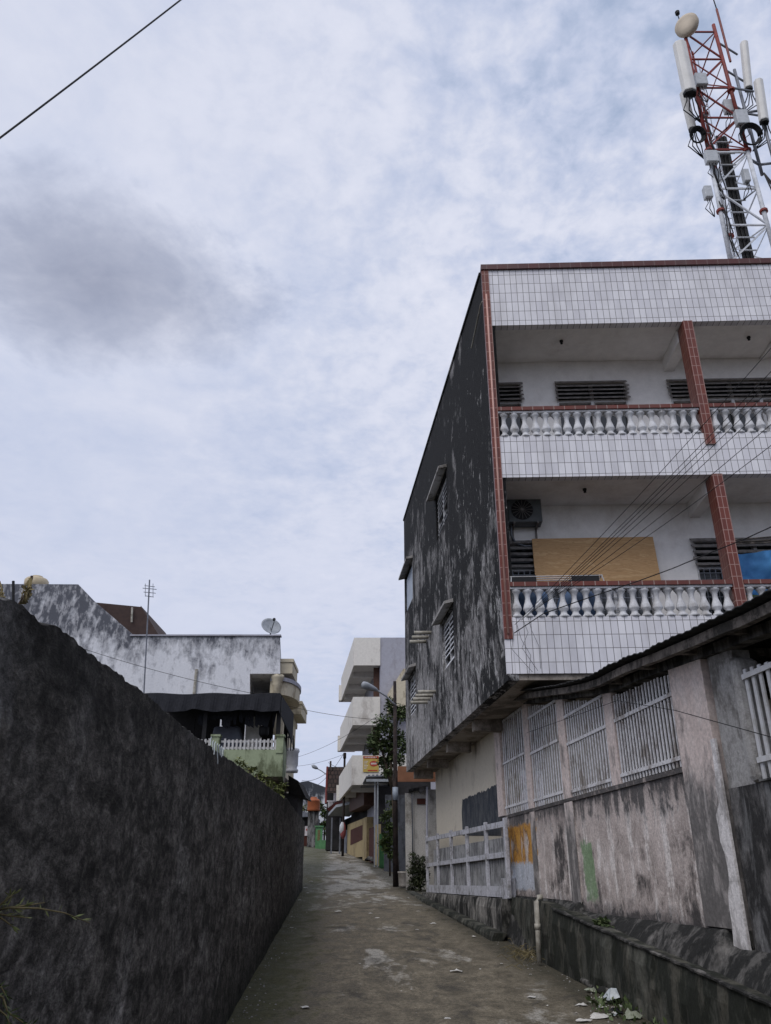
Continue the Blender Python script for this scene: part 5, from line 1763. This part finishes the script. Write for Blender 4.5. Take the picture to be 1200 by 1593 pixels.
# ------------------------------------------------------------------ poles and lamps
pb = G(616, 1378)
lamp = thing('street_lamp', 'rusty street lamp pole standing before the black side wall', 'street lamp', pb)
ztop = at(617, 1060, pb.y).z
MB().tube([(pb.x, pb.y, pb.z - .1), (pb.x, pb.y, ztop)], .095, 12, .055).build('pole', M['pole'], lamp, True)
k = MB()
pts = [at(617, 1098, pb.y), at(610, 1092, pb.y - .1), at(601, 1083, pb.y - .25), at(590, 1076, pb.y - .4), at(584, 1072, pb.y - .45)]
k.tube(pts, .032, 8)
k.build('arm', M['lamp_grey'], lamp, True)
h0 = at(585.5, 1073, pb.y - .45); h1 = at(563, 1064, pb.y - .8)
ax = (h1 - h0).normalized()
L = (h1 - h0).length
k = MB().lathe([(.04, -.05), (.075, .03), (.11, L * .35), (.135, L * .7), (.11, L * .92), (.03, L)], h0, 12, ax)
k.build('lamp_head', M['lamp_grey'], lamp, True)
MB().lathe([(.096, 0), (.096, .42)], Vector((pb.x, pb.y, at(0, 1245, pb.y).z)), 12).build('wrapped_notice', M['bluepane'], lamp, True)
# far lamp
pf2 = G(511.5, 1322)
d2 = 54.0
lamp2 = thing('street_lamp', 'slim far street lamp with bent arm before the brown tiled roof', 'street lamp', (at(511.5, 1300, d2).x, d2, gz(d2)))
xx = at(511.5, 1300, d2).x
MB().tube([(xx, d2, gz(d2) - .1), (xx, d2, at(0, 1184, d2).z)], .09, 10, .06).build('pole', M['pole'], lamp2, True)
MB().tube([at(511.5, 1210, d2), at(507, 1204, d2), at(500, 1199, d2), at(494, 1196, d2)], .035, 6).build('arm', M['lamp_grey'], lamp2, True)
h0 = at(495, 1196, d2); h1 = at(485, 1190.5, d2)
MB().lathe([(.04, 0), (.11, .15), (.13, .35), (.03, (h1 - h0).length)], h0, 10, h1 - h0).build('lamp_head', M['lamp_grey'], lamp2, True)
d3 = 47.0
xx = at(535, 1250, d3).x
k = MB().tube([(xx, d3, gz(d3) - .1), (xx, d3, at(0, 1171, d3).z)], .07, 8, .06)
k.lathe([(.09, 0), (.09, .3)], Vector((xx, d3, at(0, 1180, d3).z)), 8)
tag(k.build('utility_pole', M['pole'], smooth=True), 'thin dark utility pole between brown tiled roof and cream parapet', 'pole')

# ------------------------------------------------------------------ overhead wires
def wire(pts, r, label, group=None, sag=0.0):
    a, b = Vector(pts[0]), Vector(pts[-1])
    if len(pts) == 2:
        P_ = [a.lerp(b, t / 24) - Vector((0, 0, sag * 4 * (t / 24) * (1 - t / 24))) for t in range(25)]
    else:
        P_ = pts
    tag(MB().tube(P_, r, 6).build('overhead_wire', M['wire'], smooth=True), label, 'wire', group)
wire([at(-130, 312, 9.5), at(470, -150, 13.5)], .020, 'thick black cable crossing the sky at the upper left', None, .12)
# bundle from the house corner towards a pole outside the frame on the right
hub = FF.p(.06, .08, 5.35)
ends = [(1330, 390), (1330, 437), (1330, 452), (1330, 470), (1330, 495), (1330, 545), (1330, 590)]
for i, (X, Y) in enumerate(ends):
    e = at(X, Y, 7.2)
    st = FF.p(.15 + .10 * i, .10, 5.22 + .07 * i)
    wire([st, e], .0042, 'thin black wire of the bundle fanning across the tiled balconies', 'wires crossing the tiled balconies', .10)
hk = [at(800, 985, 11.95), at(845, 955, 11.8), at(895, 937, 11.6), at(990, 905, 11.2), at(1045, 885, 10.9), at(1110, 858, 10.5), at(1160, 838, 10.2), at(1230, 806, 9.8), at(1330, 760, 9.0)]
wire(hk, .0075, 'thicker black cable rising right across the lower balcony rail')
k = MB()
rnd = random.Random(9)
for q in range(4):
    a = FF.p(.1 + .09 * q, .03, 5.35 + rnd.uniform(-.1, .1))
    k.tube([a, a + Vector((rnd.uniform(-.05, .15), -.02, -.25)), a + Vector((rnd.uniform(-.05, .2), -.03, -.5)), a + Vector((rnd.uniform(.1, .3), -.03, -.85))], .0032, 4)
tag(k.build('loose_wires', M['wire'], smooth=True), 'tangle of loose wires hanging at the tiled building corner', 'wire')
wire([at(60, 985, 27), at(395, 1079, 27.5)], .008, 'thin wire sagging across the weathered white house wall', None, .15)
wire([at(440, 1096, 30), at(600, 1120, 28.5)], .008, 'thin wire from curved balcony across to the lamp pole', None, .1)
wire([at(462, 1178, 45), at(600, 1105, 30)], .007, 'thin wire rising from the far pedestal to the lamp pole', None, .2)
wire([at(462, 1192, 45), at(536, 1173, 47)], .008, 'thin wire from the pedestal to the thin utility pole', None, .1)
wire([at(511, 1186, 54), at(560, 1186, 40.2)], .012, 'thin wire from far lamp to the cream balcony', None, .3)
wire([at(470, 1214, 60), at(509, 1202, 54)], .014, 'thin wire low behind the far street lamp', None, .2)
wire([at(493, 1222, 58), at(534, 1174, 47)], .012, 'thin wire dropping left from the thin utility pole', None, .2)
wire([at(1320, 1180, 4.9), at(1050, 1105, 7.4), at(960, 1090, 9.6), at(820, 1140, 13.6)], .0035, 'thin wire strung along the grilles of the pink wall')

# ------------------------------------------------------------------ vegetation
def tree(label, base_, trunk_pts, blobs, leafm, size, group=None, cat='tree', name='tree', tr=.08):
    t = thing(name, label, cat, base_, group)
    k = MB()
    for pts in trunk_pts:
        k.tube(pts, tr, 7, tr * .35)
    k.build('trunk', M['bark'], t, True)
    k = MB()
    for c, rad, n in blobs:
        k.leaves(c, rad, n, size, .25)
    k.build('crown', M[leafm], t)
    return t
random.seed(21)
D = 31.0
bs = Vector((at(610, 1300, D).x + .2, D, gz(D)))
bl = []
for X, Y, rp, n in ((598, 1128, 17, 200), (585, 1150, 13, 140), (604, 1160, 16, 200), (612, 1105, 13, 130), (583, 1165, 10, 90), (600, 1185, 13, 150), (615, 1145, 16, 160), (603, 1202, 8, 70), (618, 1180, 14, 130), (608, 1092, 7, 45), (577, 1158, 6, 35), (625, 1110, 14, 120), (630, 1160, 14, 120)):
    c = at(X, Y, D + random.uniform(-.4, .4)); r_ = rp / 1241 * D
    bl.append((c, (r_ * 1.2, r_ * 1.2, r_ * 1.1), int(n * 2.6)))
top = at(606, 1140, D)
tree('dark leafy tree beside the rusty lamp pole and cream balconies', bs, [[bs, bs.lerp(top, .6), top], [bs.lerp(top, .6), at(590, 1150, D)], [bs.lerp(top, .8), at(620, 1110, D)], [bs.lerp(top, .7), at(602, 1195, D)]], bl, 'leaf', .14)
D = 33.0
bs = Vector((at(607, 1345, D).x, D, gz(D)))
bl = []
for X, Y, rp, n in ((606, 1265, 8, 80), (604, 1285, 9, 100), (608, 1305, 10, 110), (602, 1320, 8, 80), (611, 1330, 8, 80), (600, 1300, 6, 40), (609, 1248, 5, 30), (598, 1272, 7, 60), (611, 1290, 9, 80), (596, 1312, 7, 60)):
    c = at(X, Y, D); r_ = rp / 1241 * D
    bl.append((c, (r_ * 1.1, r_ * 1.1, r_ * 1.1), int(n * 1.8)))
tree('climbing green shrub on the low blue grey wall left of the lamp pole', bs, [[bs, at(606, 1270, D)]], bl, 'leaf2', .13, cat='shrub', name='shrub', tr=.04)
D = 24.8
bs = G(655, 1386)
D = bs.y
bl = []
for X, Y, rp, n in ((646, 1338, 8, 80), (655, 1350, 9, 130), (644, 1354, 9, 120), (654, 1367, 10, 130), (642, 1330, 4, 25), (659, 1336, 5, 40), (645, 1372, 8, 100), (660, 1360, 7, 90), (650, 1378, 9, 100)):
    c = at(X, Y, D); r_ = rp / 1241 * D
    bl.append((c, (r_ * 1.5, r_ * 1.5, r_ * 1.2), int(n * 3.0)))
tree('small bush at the far end of the white lattice fence', bs, [[bs, at(652, 1340, D)], [bs, at(647, 1335, D)]], bl, 'leaf_dk', .075, cat='bush', name='bush', tr=.02)
D = 62.0
bs = Vector((at(505, 1300, D).x, D, gz(D)))
bl = []
for X, Y, rp, n in ((500, 1256, 6, 90), (505, 1265, 8, 140), (508, 1280, 7, 120), (503, 1285, 6, 90), (497, 1250, 4, 40), (510, 1295, 6, 80)):
    c = at(X, Y, D); r_ = rp / 1241 * D
    bl.append((c, (r_, r_, r_), n))
tree('olive green tree behind the bright green gate pillar', bs, [[bs, at(505, 1265, D)]], bl, 'leaf2', .25)
D = 70.0
bs = Vector((at(478, 1300, D).x, D, gz(D)))
bl = [(at(X, Y, D), (.35, .35, .3), 60) for X, Y in ((474, 1256, ), (470, 1260), (478, 1262))]
tree('small yellow green bush left of the orange water tank', bs, [[bs, at(474, 1258, D)]], bl, 'leaf3', .2, cat='bush', name='bush')
# creeper spilling over the left wall
D = 15.5
bs = FW.p(15.5, -.25, gz(15.5))
bl = []
for X, Y, rp, n in ((378, 1188, 7, 45), (392, 1198, 9, 75), (405, 1208, 11, 100), (418, 1219, 11, 110), (428, 1228, 9, 80), (398, 1212, 8, 60), (412, 1228, 8, 60), (436, 1236, 7, 50), (370, 1183, 4, 18), (440, 1222, 8, 50)):
    c = at(X, Y, 15.9); r_ = rp / 1241 * 15.5
    bl.append((c, (r_, r_, r_ * .9), n))
st = [[bs, FW.p(15, -.25, 2.6), at(400, 1205, 15.6)]]
for q in range(4):
    st.append([FW.p(15, -.22, 2.9), at(385 + 14 * q, 1196 + 9 * q, 15.6)])
tree('yellow green creeper spilling over the black wall below the green terrace', bs, st, bl, 'leaf3', .085, cat='creeper', name='creeper', tr=.012)
# sprig growing out of the black wall, near left
def sprig(label, root_, stems, lsz, n, m='leaf3'):
    t = thing('wall_weed', label, 'weed', root_)
    k = MB()
    lf = MB()
    for st_ in stems:
        k.tube(st_, .0035, 5, .0012)
        for a, b in zip(st_, st_[1:]):
            for q in range(n):
                p = a.lerp(b, random.random())
                d = (b - a).normalized() + Vector((random.gauss(0, .6), random.gauss(0, .6), random.gauss(0, .5)))
                d.normalize()
                sd = d.cross(Vector((random.gauss(0, 1), random.gauss(0, 1), 1))).normalized()
                L_ = lsz * random.uniform(.5, 1.2)
                lf.face(p, p + d * L_ * .5 + sd * L_ * .1, p + d * L_, p + d * L_ * .5 - sd * L_ * .1)
    k.build('stem', M['dry'], t, True)
    lf.build('leaf', M[m], t)
random.seed(5)
wd_ = 2.55
sprig('straggling weed with long runner growing out of the black wall', at(-12, 1415, wd_), [
    [at(-12, 1418, wd_), at(15, 1412, wd_ - .05), at(60, 1413, wd_ - .02), at(100, 1420, wd_ + .1), at(140, 1436, wd_ + .25)],
    [at(-12, 1418, wd_), at(10, 1400, wd_), at(25, 1388, wd_)],
    [at(-12, 1420, wd_), at(15, 1425, wd_), at(45, 1428, wd_)],
    [at(-12, 1420, wd_), at(8, 1432, wd_), at(20, 1442, wd_)],
    [at(15, 1412, wd_ - .05), at(45, 1408, wd_), at(70, 1404, wd_ + .05)]], .030, 9)
sprig('pale weed at the foot of the black wall near the picture corner', at(-10, 1560, 2.6), [
    [at(-15, 1540, 2.6), at(5, 1552, 2.55), at(12, 1575, 2.55), at(35, 1590, 2.6), at(60, 1602, 2.7)],
    [at(-15, 1540, 2.6), at(2, 1535, 2.6), at(10, 1550, 2.6)],
    [at(-15, 1560, 2.6), at(10, 1580, 2.6), at(18, 1600, 2.6)]], .028, 8, 'leaf2')
# dried stems and rods on the top of the wall
t = thing('dried_vine', 'dried brown vine tangled on the top left end of the black wall', 'vine', at(40, 940, 2.75))
k = MB()
rnd = random.Random(11)
for q in range(16):
    a = at(34 + rnd.uniform(-3, 8), 940, 2.75)
    k.tube([a, a + Vector((rnd.uniform(0, .02), rnd.uniform(-.02, .02), .04)), at(40 + rnd.uniform(-4, 9), 915 + rnd.uniform(-4, 8), 2.75), at(47 + rnd.uniform(-3, 3), 903 + rnd.uniform(-6, 6), 2.75)], .0022, 4)
k.build('stem', M['dry'], t, True)
lf = MB().leaves(at(42, 922, 2.75), (.02, .02, .05), 40, .02)
lf.build('leaf', M['dry'], t)
k = MB().tube([at(30, 940, 2.8), at(46, 915, 2.8), at(50, 896, 2.8)], .005, 6)
tag(k.build('iron_rod', M['rust']), 'bent rusty rod leaning in the dried vine on the wall', 'rod')
k = MB().tube([at(21, 940, 2.8), at(21, 904, 2.8)], .005, 6)
tag(k.build('iron_rod', M['black']), 'straight dark rod standing on the wall left of the vine', 'rod')
k = MB()
for q in range(5):
    k.tube([at(-15, 912 + q * 4, 2.7), at(0 + q * 2, 905 + q * 6, 2.7), at(4, 918 + 5 * q, 2.7), at(-10, 935, 2.7)], .004, 5)
tag(k.build('wire_tangle', M['dry'], smooth=True), 'rusty wire tangle at the left edge of the wall top', 'wire')
k = MB()
a = FW.p(6.55, .03, wall_top(6.55) + .05)
rnd = random.Random(4)
for q in range(7):
    a = FW.p(6.2 + q * .12, .035, wall_top(6.2 + q * .12) + .02)
    b = a + Vector((.01, rnd.uniform(-.05, .05), -rnd.uniform(.04, .16)))
    k.extrude([a, a + Vector((0, .03, .02)), b + Vector((0, .02, 0)), b], (.004, 0, 0))
tag(k.build('plastic_scrap', M['plastic']), 'torn pale plastic strips caught on the top of the black wall', 'plastic scrap')

# weeds along the foot of the right plinth
mb = MB()
random.seed(8)
for q in range(230):
    f = random.random()
    X = 820 + 190 * f
    Y = 1472 + 108 * f + random.uniform(-12, 8)
    p = G(X, Y)
    p.x += random.uniform(0, .25)
    for w_ in range(random.randint(5, 12)):
        d = Vector((random.gauss(0, .6), random.gauss(0, .6), random.uniform(.3, 1.2))).normalized()
        L_ = random.uniform(.02, .06)
        pp = p + Vector((random.gauss(0, .06), random.gauss(0, .06), random.uniform(0, .05)))
        sd = d.cross(Vector((random.gauss(0, 1), random.gauss(0, 1), .3))).normalized() * L_ * .25
        mb.face(pp, pp + d * L_ * .5 + sd, pp + d * L_, pp + d * L_ * .5 - sd)
o = mb.build('weeds', M['leaf2'])
tag(o, 'low green weeds growing along the foot of the right plinth', 'weeds', kind='stuff')
mb = MB()
for q in range(110):
    f = random.random()
    p = FR.p(6.0 + 6.5 * f, .42 + random.uniform(0, .25), 0)
    p.z = gz(p.y) - .02
    for w_ in range(8):
        d = Vector((random.gauss(0, .6), random.gauss(0, .6), random.uniform(.3, 1.2))).normalized()
        L_ = random.uniform(.03, .09)
        pp = p + Vector((random.gauss(0, .08), random.gauss(0, .08), random.uniform(0, .1)))
        sd = d.cross(Vector((random.gauss(0, 1), random.gauss(0, 1), .3))).normalized() * L_ * .25
        mb.face(pp, pp + d * L_ * .5 + sd, pp + d * L_, pp + d * L_ * .5 - sd)
tag(mb.build('undergrowth', M['leaf']), 'dark undergrowth in the gutter below the grille wall', 'weeds', kind='stuff')
k = MB()
for q in range(70):
    p = G(random.gauss(815, 14), random.gauss(1488, 7))
    d = Vector((random.gauss(0, 1), random.gauss(0, .6), random.uniform(.05, .35))).normalized() * random.uniform(.1, .3)
    k.tube([p, p + d * .6 + Vector((0, 0, .05)), p + d], .004, 3)
tag(k.build('dead_grass', M['dry']), 'heap of dead brown grass at the right road edge', 'dead grass', kind='stuff')
for lab, X, Y in (('leafy weed on the ledge of the grille wall plinth', 940, 1440),):
    a = FR.px(X, Y, .2)
    p = FR.p(a[0], .22, a[1])
    t = thing('ledge_weed', lab, 'weed', p)
    MB().leaves(p + Vector((0, 0, .02)), (.10, .25, .06), 130, .07).build('leaf', M['leaf'], t)
    MB().tube([p - Vector((0, 0, .05)), p + Vector((-.02, 0, .06))], .006, 5).build('stem', M['dry'], t)

# ------------------------------------------------------------------ litter and small things on the road
def crumple(p, size, flat, seed_):
    rnd = random.Random(seed_)
    k = MB()
    n = 9
    top_ = p + Vector((rnd.gauss(0, .1) * size, rnd.gauss(0, .1) * size, size * flat))
    ring = []
    for i in range(n):
        t = 2 * math.pi * i / n
        r_ = size * rnd.uniform(.45, 1.0)
        ring.append(p + Vector((math.cos(t) * r_, math.sin(t) * r_ * .8, .008 + size * flat * rnd.uniform(0, .55))))
    mid = [p.lerp(q, .5) + Vector((0, 0, size * flat * rnd.uniform(.2, 1.1))) for q in ring]
    i0 = len(k.v)
    k.v += [top_] + mid + ring
    for i in range(n):
        j = (i + 1) % n
        k.f.append((i0, i0 + 1 + i, i0 + 1 + j))
        k.f.append((i0 + 1 + i, i0 + 1 + n + i, i0 + 1 + n + j, i0 + 1 + j))
    return k
lit = [(475, 1569, 17), (710, 1512, 20), (828, 1553, 18), (527, 1419, 13), (577, 1422, 9), (587, 1429, 9), (649, 1447, 7), (673, 1438, 14), (738, 1458, 11), (454, 1427, 6), (454, 1444, 7), (427, 1476, 6), (466, 1401, 8), (475, 1382, 9), (825, 1517, 6), (696, 1586, 12), (635, 1398, 8), (484, 1372, 7), (479, 1390, 7), (566, 1357, 7), (545, 1346, 4), (640, 1540, 5), (560, 1500, 5), (700, 1480, 5), (600, 1390, 5), (780, 1500, 6)]
for i, (X, Y, w_) in enumerate(lit):
    p = G(X, Y)
    sz = w_ / 1241 * p.y * .5
    tag(crumple(p, sz, .28, i).build('litter', M['paper']), 'small pale scrap of litter lying on the concrete alley', 'litter', 'scraps of litter on the alley')
pile = [((905, 1566), .10, .3, 'paper', 'white torn paper at the left end of the rubbish heap', 'paper'),
        ((957, 1560), .20, .75, 'plastic', 'milky plastic bag on top of the rubbish heap', 'plastic bag'),
        ((932, 1585), .16, .3, 'paper', 'flat white wrapper in front of the rubbish heap', 'wrapper'),
        ((985, 1586), .17, .5, 'plastic_g', 'greenish plastic bag at the right of the rubbish heap', 'plastic bag'),
        ((958, 1578), .12, .5, 'black', 'black plastic bag in the middle of the rubbish heap', 'plastic bag'),
        ((1000, 1572), .075, 1.3, 'red_plastic', 'crumpled red cup on the rubbish heap', 'cup'),
        ((920, 1545), .12, .5, 'plastic_g', 'dirty pale bag at the top end of the rubbish heap', 'bag'),
        ((1022, 1584), .11, .6, 'plastic', 'small pale bag among the weeds right of the rubbish heap', 'plastic bag'),
        ((910, 1590), .12, .25, 'paper', 'folded white paper at the front left of the rubbish heap', 'paper'),
        ((938, 1568), .06, .6, 'paper', 'small white carton scrap in the rubbish heap', 'carton')]
for i, ((X, Y), sz, fl, m, lab, cat) in enumerate(pile):
    k = crumple(G(X, Y), sz * .82, fl, 50 + i)
    tag(k.build('rubbish', M[m]), lab, cat)
rnd = random.Random(33)
for q in range(26):
    X, Y = rnd.gauss(962, 34), rnd.gauss(1570, 14)
    if X > 1040 or Y < 1535: continue
    mt = rnd.choice(['paper', 'plastic', 'plastic_g', 'bucket', 'paper'])
    tag(crumple(G(X, Y), rnd.uniform(.02, .055), .6, 200 + q).build('rubbish', M[mt]), 'small crumpled scrap in the rubbish heap at the foot of the right wall', 'rubbish', 'small scraps in the rubbish heap')
for q in range(40):
    X, Y = rnd.uniform(400, 980), rnd.uniform(1400, 1590)
    p = G(X, Y)
    xl_, xr_ = road_edges(p.y)
    if p.x < xl_ + .15 or p.x > xr_ - .1: continue
    tag(crumple(p, rnd.uniform(.008, .022), .5, 300 + q).build('litter', M['grey_conc' if q % 3 else 'paper']), 'tiny chip of rubble or paper lying on the concrete alley', 'litter', 'tiny chips on the alley')
mb = MB()
rnd = random.Random(77)
for q in range(900):
    y = 4 + 40 * rnd.random() ** 1.6
    xl_, xr_ = road_edges(y)
    x = xl_ + .03 + abs(rnd.gauss(0, .16)) if rnd.random() < .6 else xr_ - .05 - abs(rnd.gauss(0, .2))
    p = Vector((x, y, gz(y) + .002))
    r_ = rnd.uniform(.005, .018)
    a_ = rnd.uniform(0, 6.28)
    pts_ = [p + Vector((math.cos(a_ + t) * r_ * rnd.uniform(.6, 1.2), math.sin(a_ + t) * r_, 0)) for t in (0, 2.1, 4.2)]
    top_ = p + Vector((0, 0, r_ * rnd.uniform(.4, 1.1)))
    for t in range(3):
        mb.face(pts_[t], pts_[(t + 1) % 3], top_)
tag(mb.build('grit', M['grey_conc']), 'loose grit and crumbs along both edges of the alley', 'grit', kind='stuff')
p = G(628, 1380)
bk = MB().lathe([(.13, 0), (.15, .05), (.17, .40), (.185, .41), (.185, .45), (.165, .45), (.15, .1), (.0, .1)], p, 16)
tag(bk.build('bucket', M['bucket'], smooth=True), 'dirty white bucket at the foot of the lamp pole', 'bucket')
k = crumple(G(640, 1383), .22, .5, 90)
tag(k.build('rubble', M['grey_conc']), 'lump of grey rubble beside the white bucket', 'rubble')
k = crumple(G(578, 1341), .45, .5, 91)
tag(k.build('rubble', M['dark_pier']), 'dark rubbish heap in front of the brown gate', 'rubble')

# ------------------------------------------------------------------ sky and light
SUN_EL, SUN_AZ = R(52), R(212)
wd = bpy.data.worlds.new('World')
scene.world = wd
wd.use_nodes = True
T = wd.node_tree
T.nodes.clear()
class WN(N):
    def __init__(self): self.t = T
k = WN()
tc = k.n('ShaderNodeTexCoord')
x, y, z = k.xyz(tc.outputs['Generated'])
zz = k.math('ADD', k.math('MAXIMUM', z, 0.0), .12)
cb = k.n('ShaderNodeCombineXYZ')
k.l(k.math('DIVIDE', x, zz), cb.inputs[0])
k.l(k.math('DIVIDE', y, zz), cb.inputs[1])
v = cb.outputs[0]
def wmap(scale, loc=(0, 0, 0)):
    m_ = k.n('ShaderNodeMapping')
    m_.inputs['Scale'].default_value = scale
    m_.inputs['Location'].default_value = loc
    k.l(v, m_.inputs['Vector'])
    return m_.outputs[0]
big = k.noise(wmap((1, 1.1, 1), (3.2, 1.7, 0)), 1.1, 5, .5, .3)
mid = k.noise(wmap((1, 1.0, 1), (7.1, 2.2, 0)), 3.8, 8, .58, .6)
cell = k.noise(wmap((1, .9, 1), (1.5, 8.3, 0)), 17, 4, .55, .3)
cell2 = k.noise(wmap((1, 1, 1), (4.5, 2.3, 0)), 36, 4, .6, .3)
cell = k.math('ADD', k.math('MULTIPLY', cell, .68), k.math('MULTIPLY', cell2, .32))
right = k.rng(x, -.30, .18, 0.0, 1.0)
dens = k.math('ADD', k.math('MULTIPLY', big, .55), k.math('MULTIPLY', mid, .45))
dens = k.math('ADD', k.math('MULTIPLY', k.math('SUBTRACT', dens, .5), k.math('ADD', .42, k.math('MULTIPLY', right, .42))), .525)
dens = k.math('ADD', dens, k.math('MULTIPLY', k.math('SUBTRACT', cell, .5), k.math('ADD', .10, k.math('MULTIPLY', right, .48))))
dens = k.math('SUBTRACT', dens, k.math('MULTIPLY', right, .03))
cover = k.ramp(dens, [(.34, .70), (.45, .90), (.55, 1.0)])
ccol = k.ramp(dens, [(.34, (.46, .545, .73)), (.45, (.55, .605, .77)), (.54, (.64, .672, .795)), (.66, (.735, .752, .855))])
# heavier grey cloud on the left
dx = k.math('DIVIDE', k.math('ADD', k.math('DIVIDE', x, zz), .45), .18)
dy = k.math('DIVIDE', k.math('SUBTRACT', k.math('DIVIDE', y, zz), .985), .15)
dd = k.math('SQRT', k.math('ADD', k.math('MULTIPLY', dx, dx), k.math('MULTIPLY', dy, dy)))
wob = k.math('ADD', dd, k.math('MULTIPLY', k.math('SUBTRACT', mid, .5), 1.7))
wob = k.math('ADD', wob, k.math('MULTIPLY', k.math('SUBTRACT', cell, .5), .8))
dk = k.ramp(k.rng(wob, .1, 1.5), [(0, .84), (.45, .58), (1, 0.0)])
ccol = k.mix(dk, ccol, (.27, .297, .40))
cover = k.math('MAXIMUM', cover, dk)
# haze towards the horizon
hz = k.rng(z, .05, .62, .95, 0.0)
ccol = k.mix(hz, ccol, (.55, .598, .755))
cover = k.math('MAXIMUM', cover, hz)
sky = k.n('ShaderNodeTexSky')
sky.sky_type = 'NISHITA'
sky.sun_disc = False
sky.sun_elevation = SUN_EL
sky.sun_rotation = SUN_AZ
b1 = k.n('ShaderNodeBackground')
k.l(sky.outputs[0], b1.inputs[0])
b1.inputs[1].default_value = .12
b2 = k.n('ShaderNodeBackground')
k.l(ccol, b2.inputs[0])
b2.inputs[1].default_value = 1.07
ms = k.n('ShaderNodeMixShader')
k.l(cover, ms.inputs[0])
k.l(b1.outputs[0], ms.inputs[1])
k.l(b2.outputs[0], ms.inputs[2])
ow = k.n('ShaderNodeOutputWorld')
k.l(ms.outputs[0], ow.inputs[0])

sd = bpy.data.lights.new('sun', 'SUN')
sd.energy = 1.5
sd.angle = R(40)
sd.color = (1.0, .965, .92)
so = bpy.data.objects.new('sun', sd)
COL.objects.link(so)
dirv = Vector((math.sin(SUN_AZ) * math.cos(SUN_EL), math.cos(SUN_AZ) * math.cos(SUN_EL), math.sin(SUN_EL)))
so.rotation_euler = (-dirv).to_track_quat('-Z', 'Y').to_euler()
so.location = dirv * 60

cd = bpy.data.cameras.new('camera')
cd.sensor_fit = 'VERTICAL'
cd.sensor_height = 24
cd.lens = 24 * FPX / 1593
cd.clip_end = 3000
cd.clip_start = .05
co = bpy.data.objects.new('camera', cd)
COL.objects.link(co)
co.location = CAM
co.rotation_euler = (math.pi / 2 + TILT, 0, 0)
scene.camera = co
scene.view_settings.view_transform = 'Standard'
scene.view_settings.look = 'None'
scene.view_settings.exposure = 0
scene.view_settings.gamma = 1
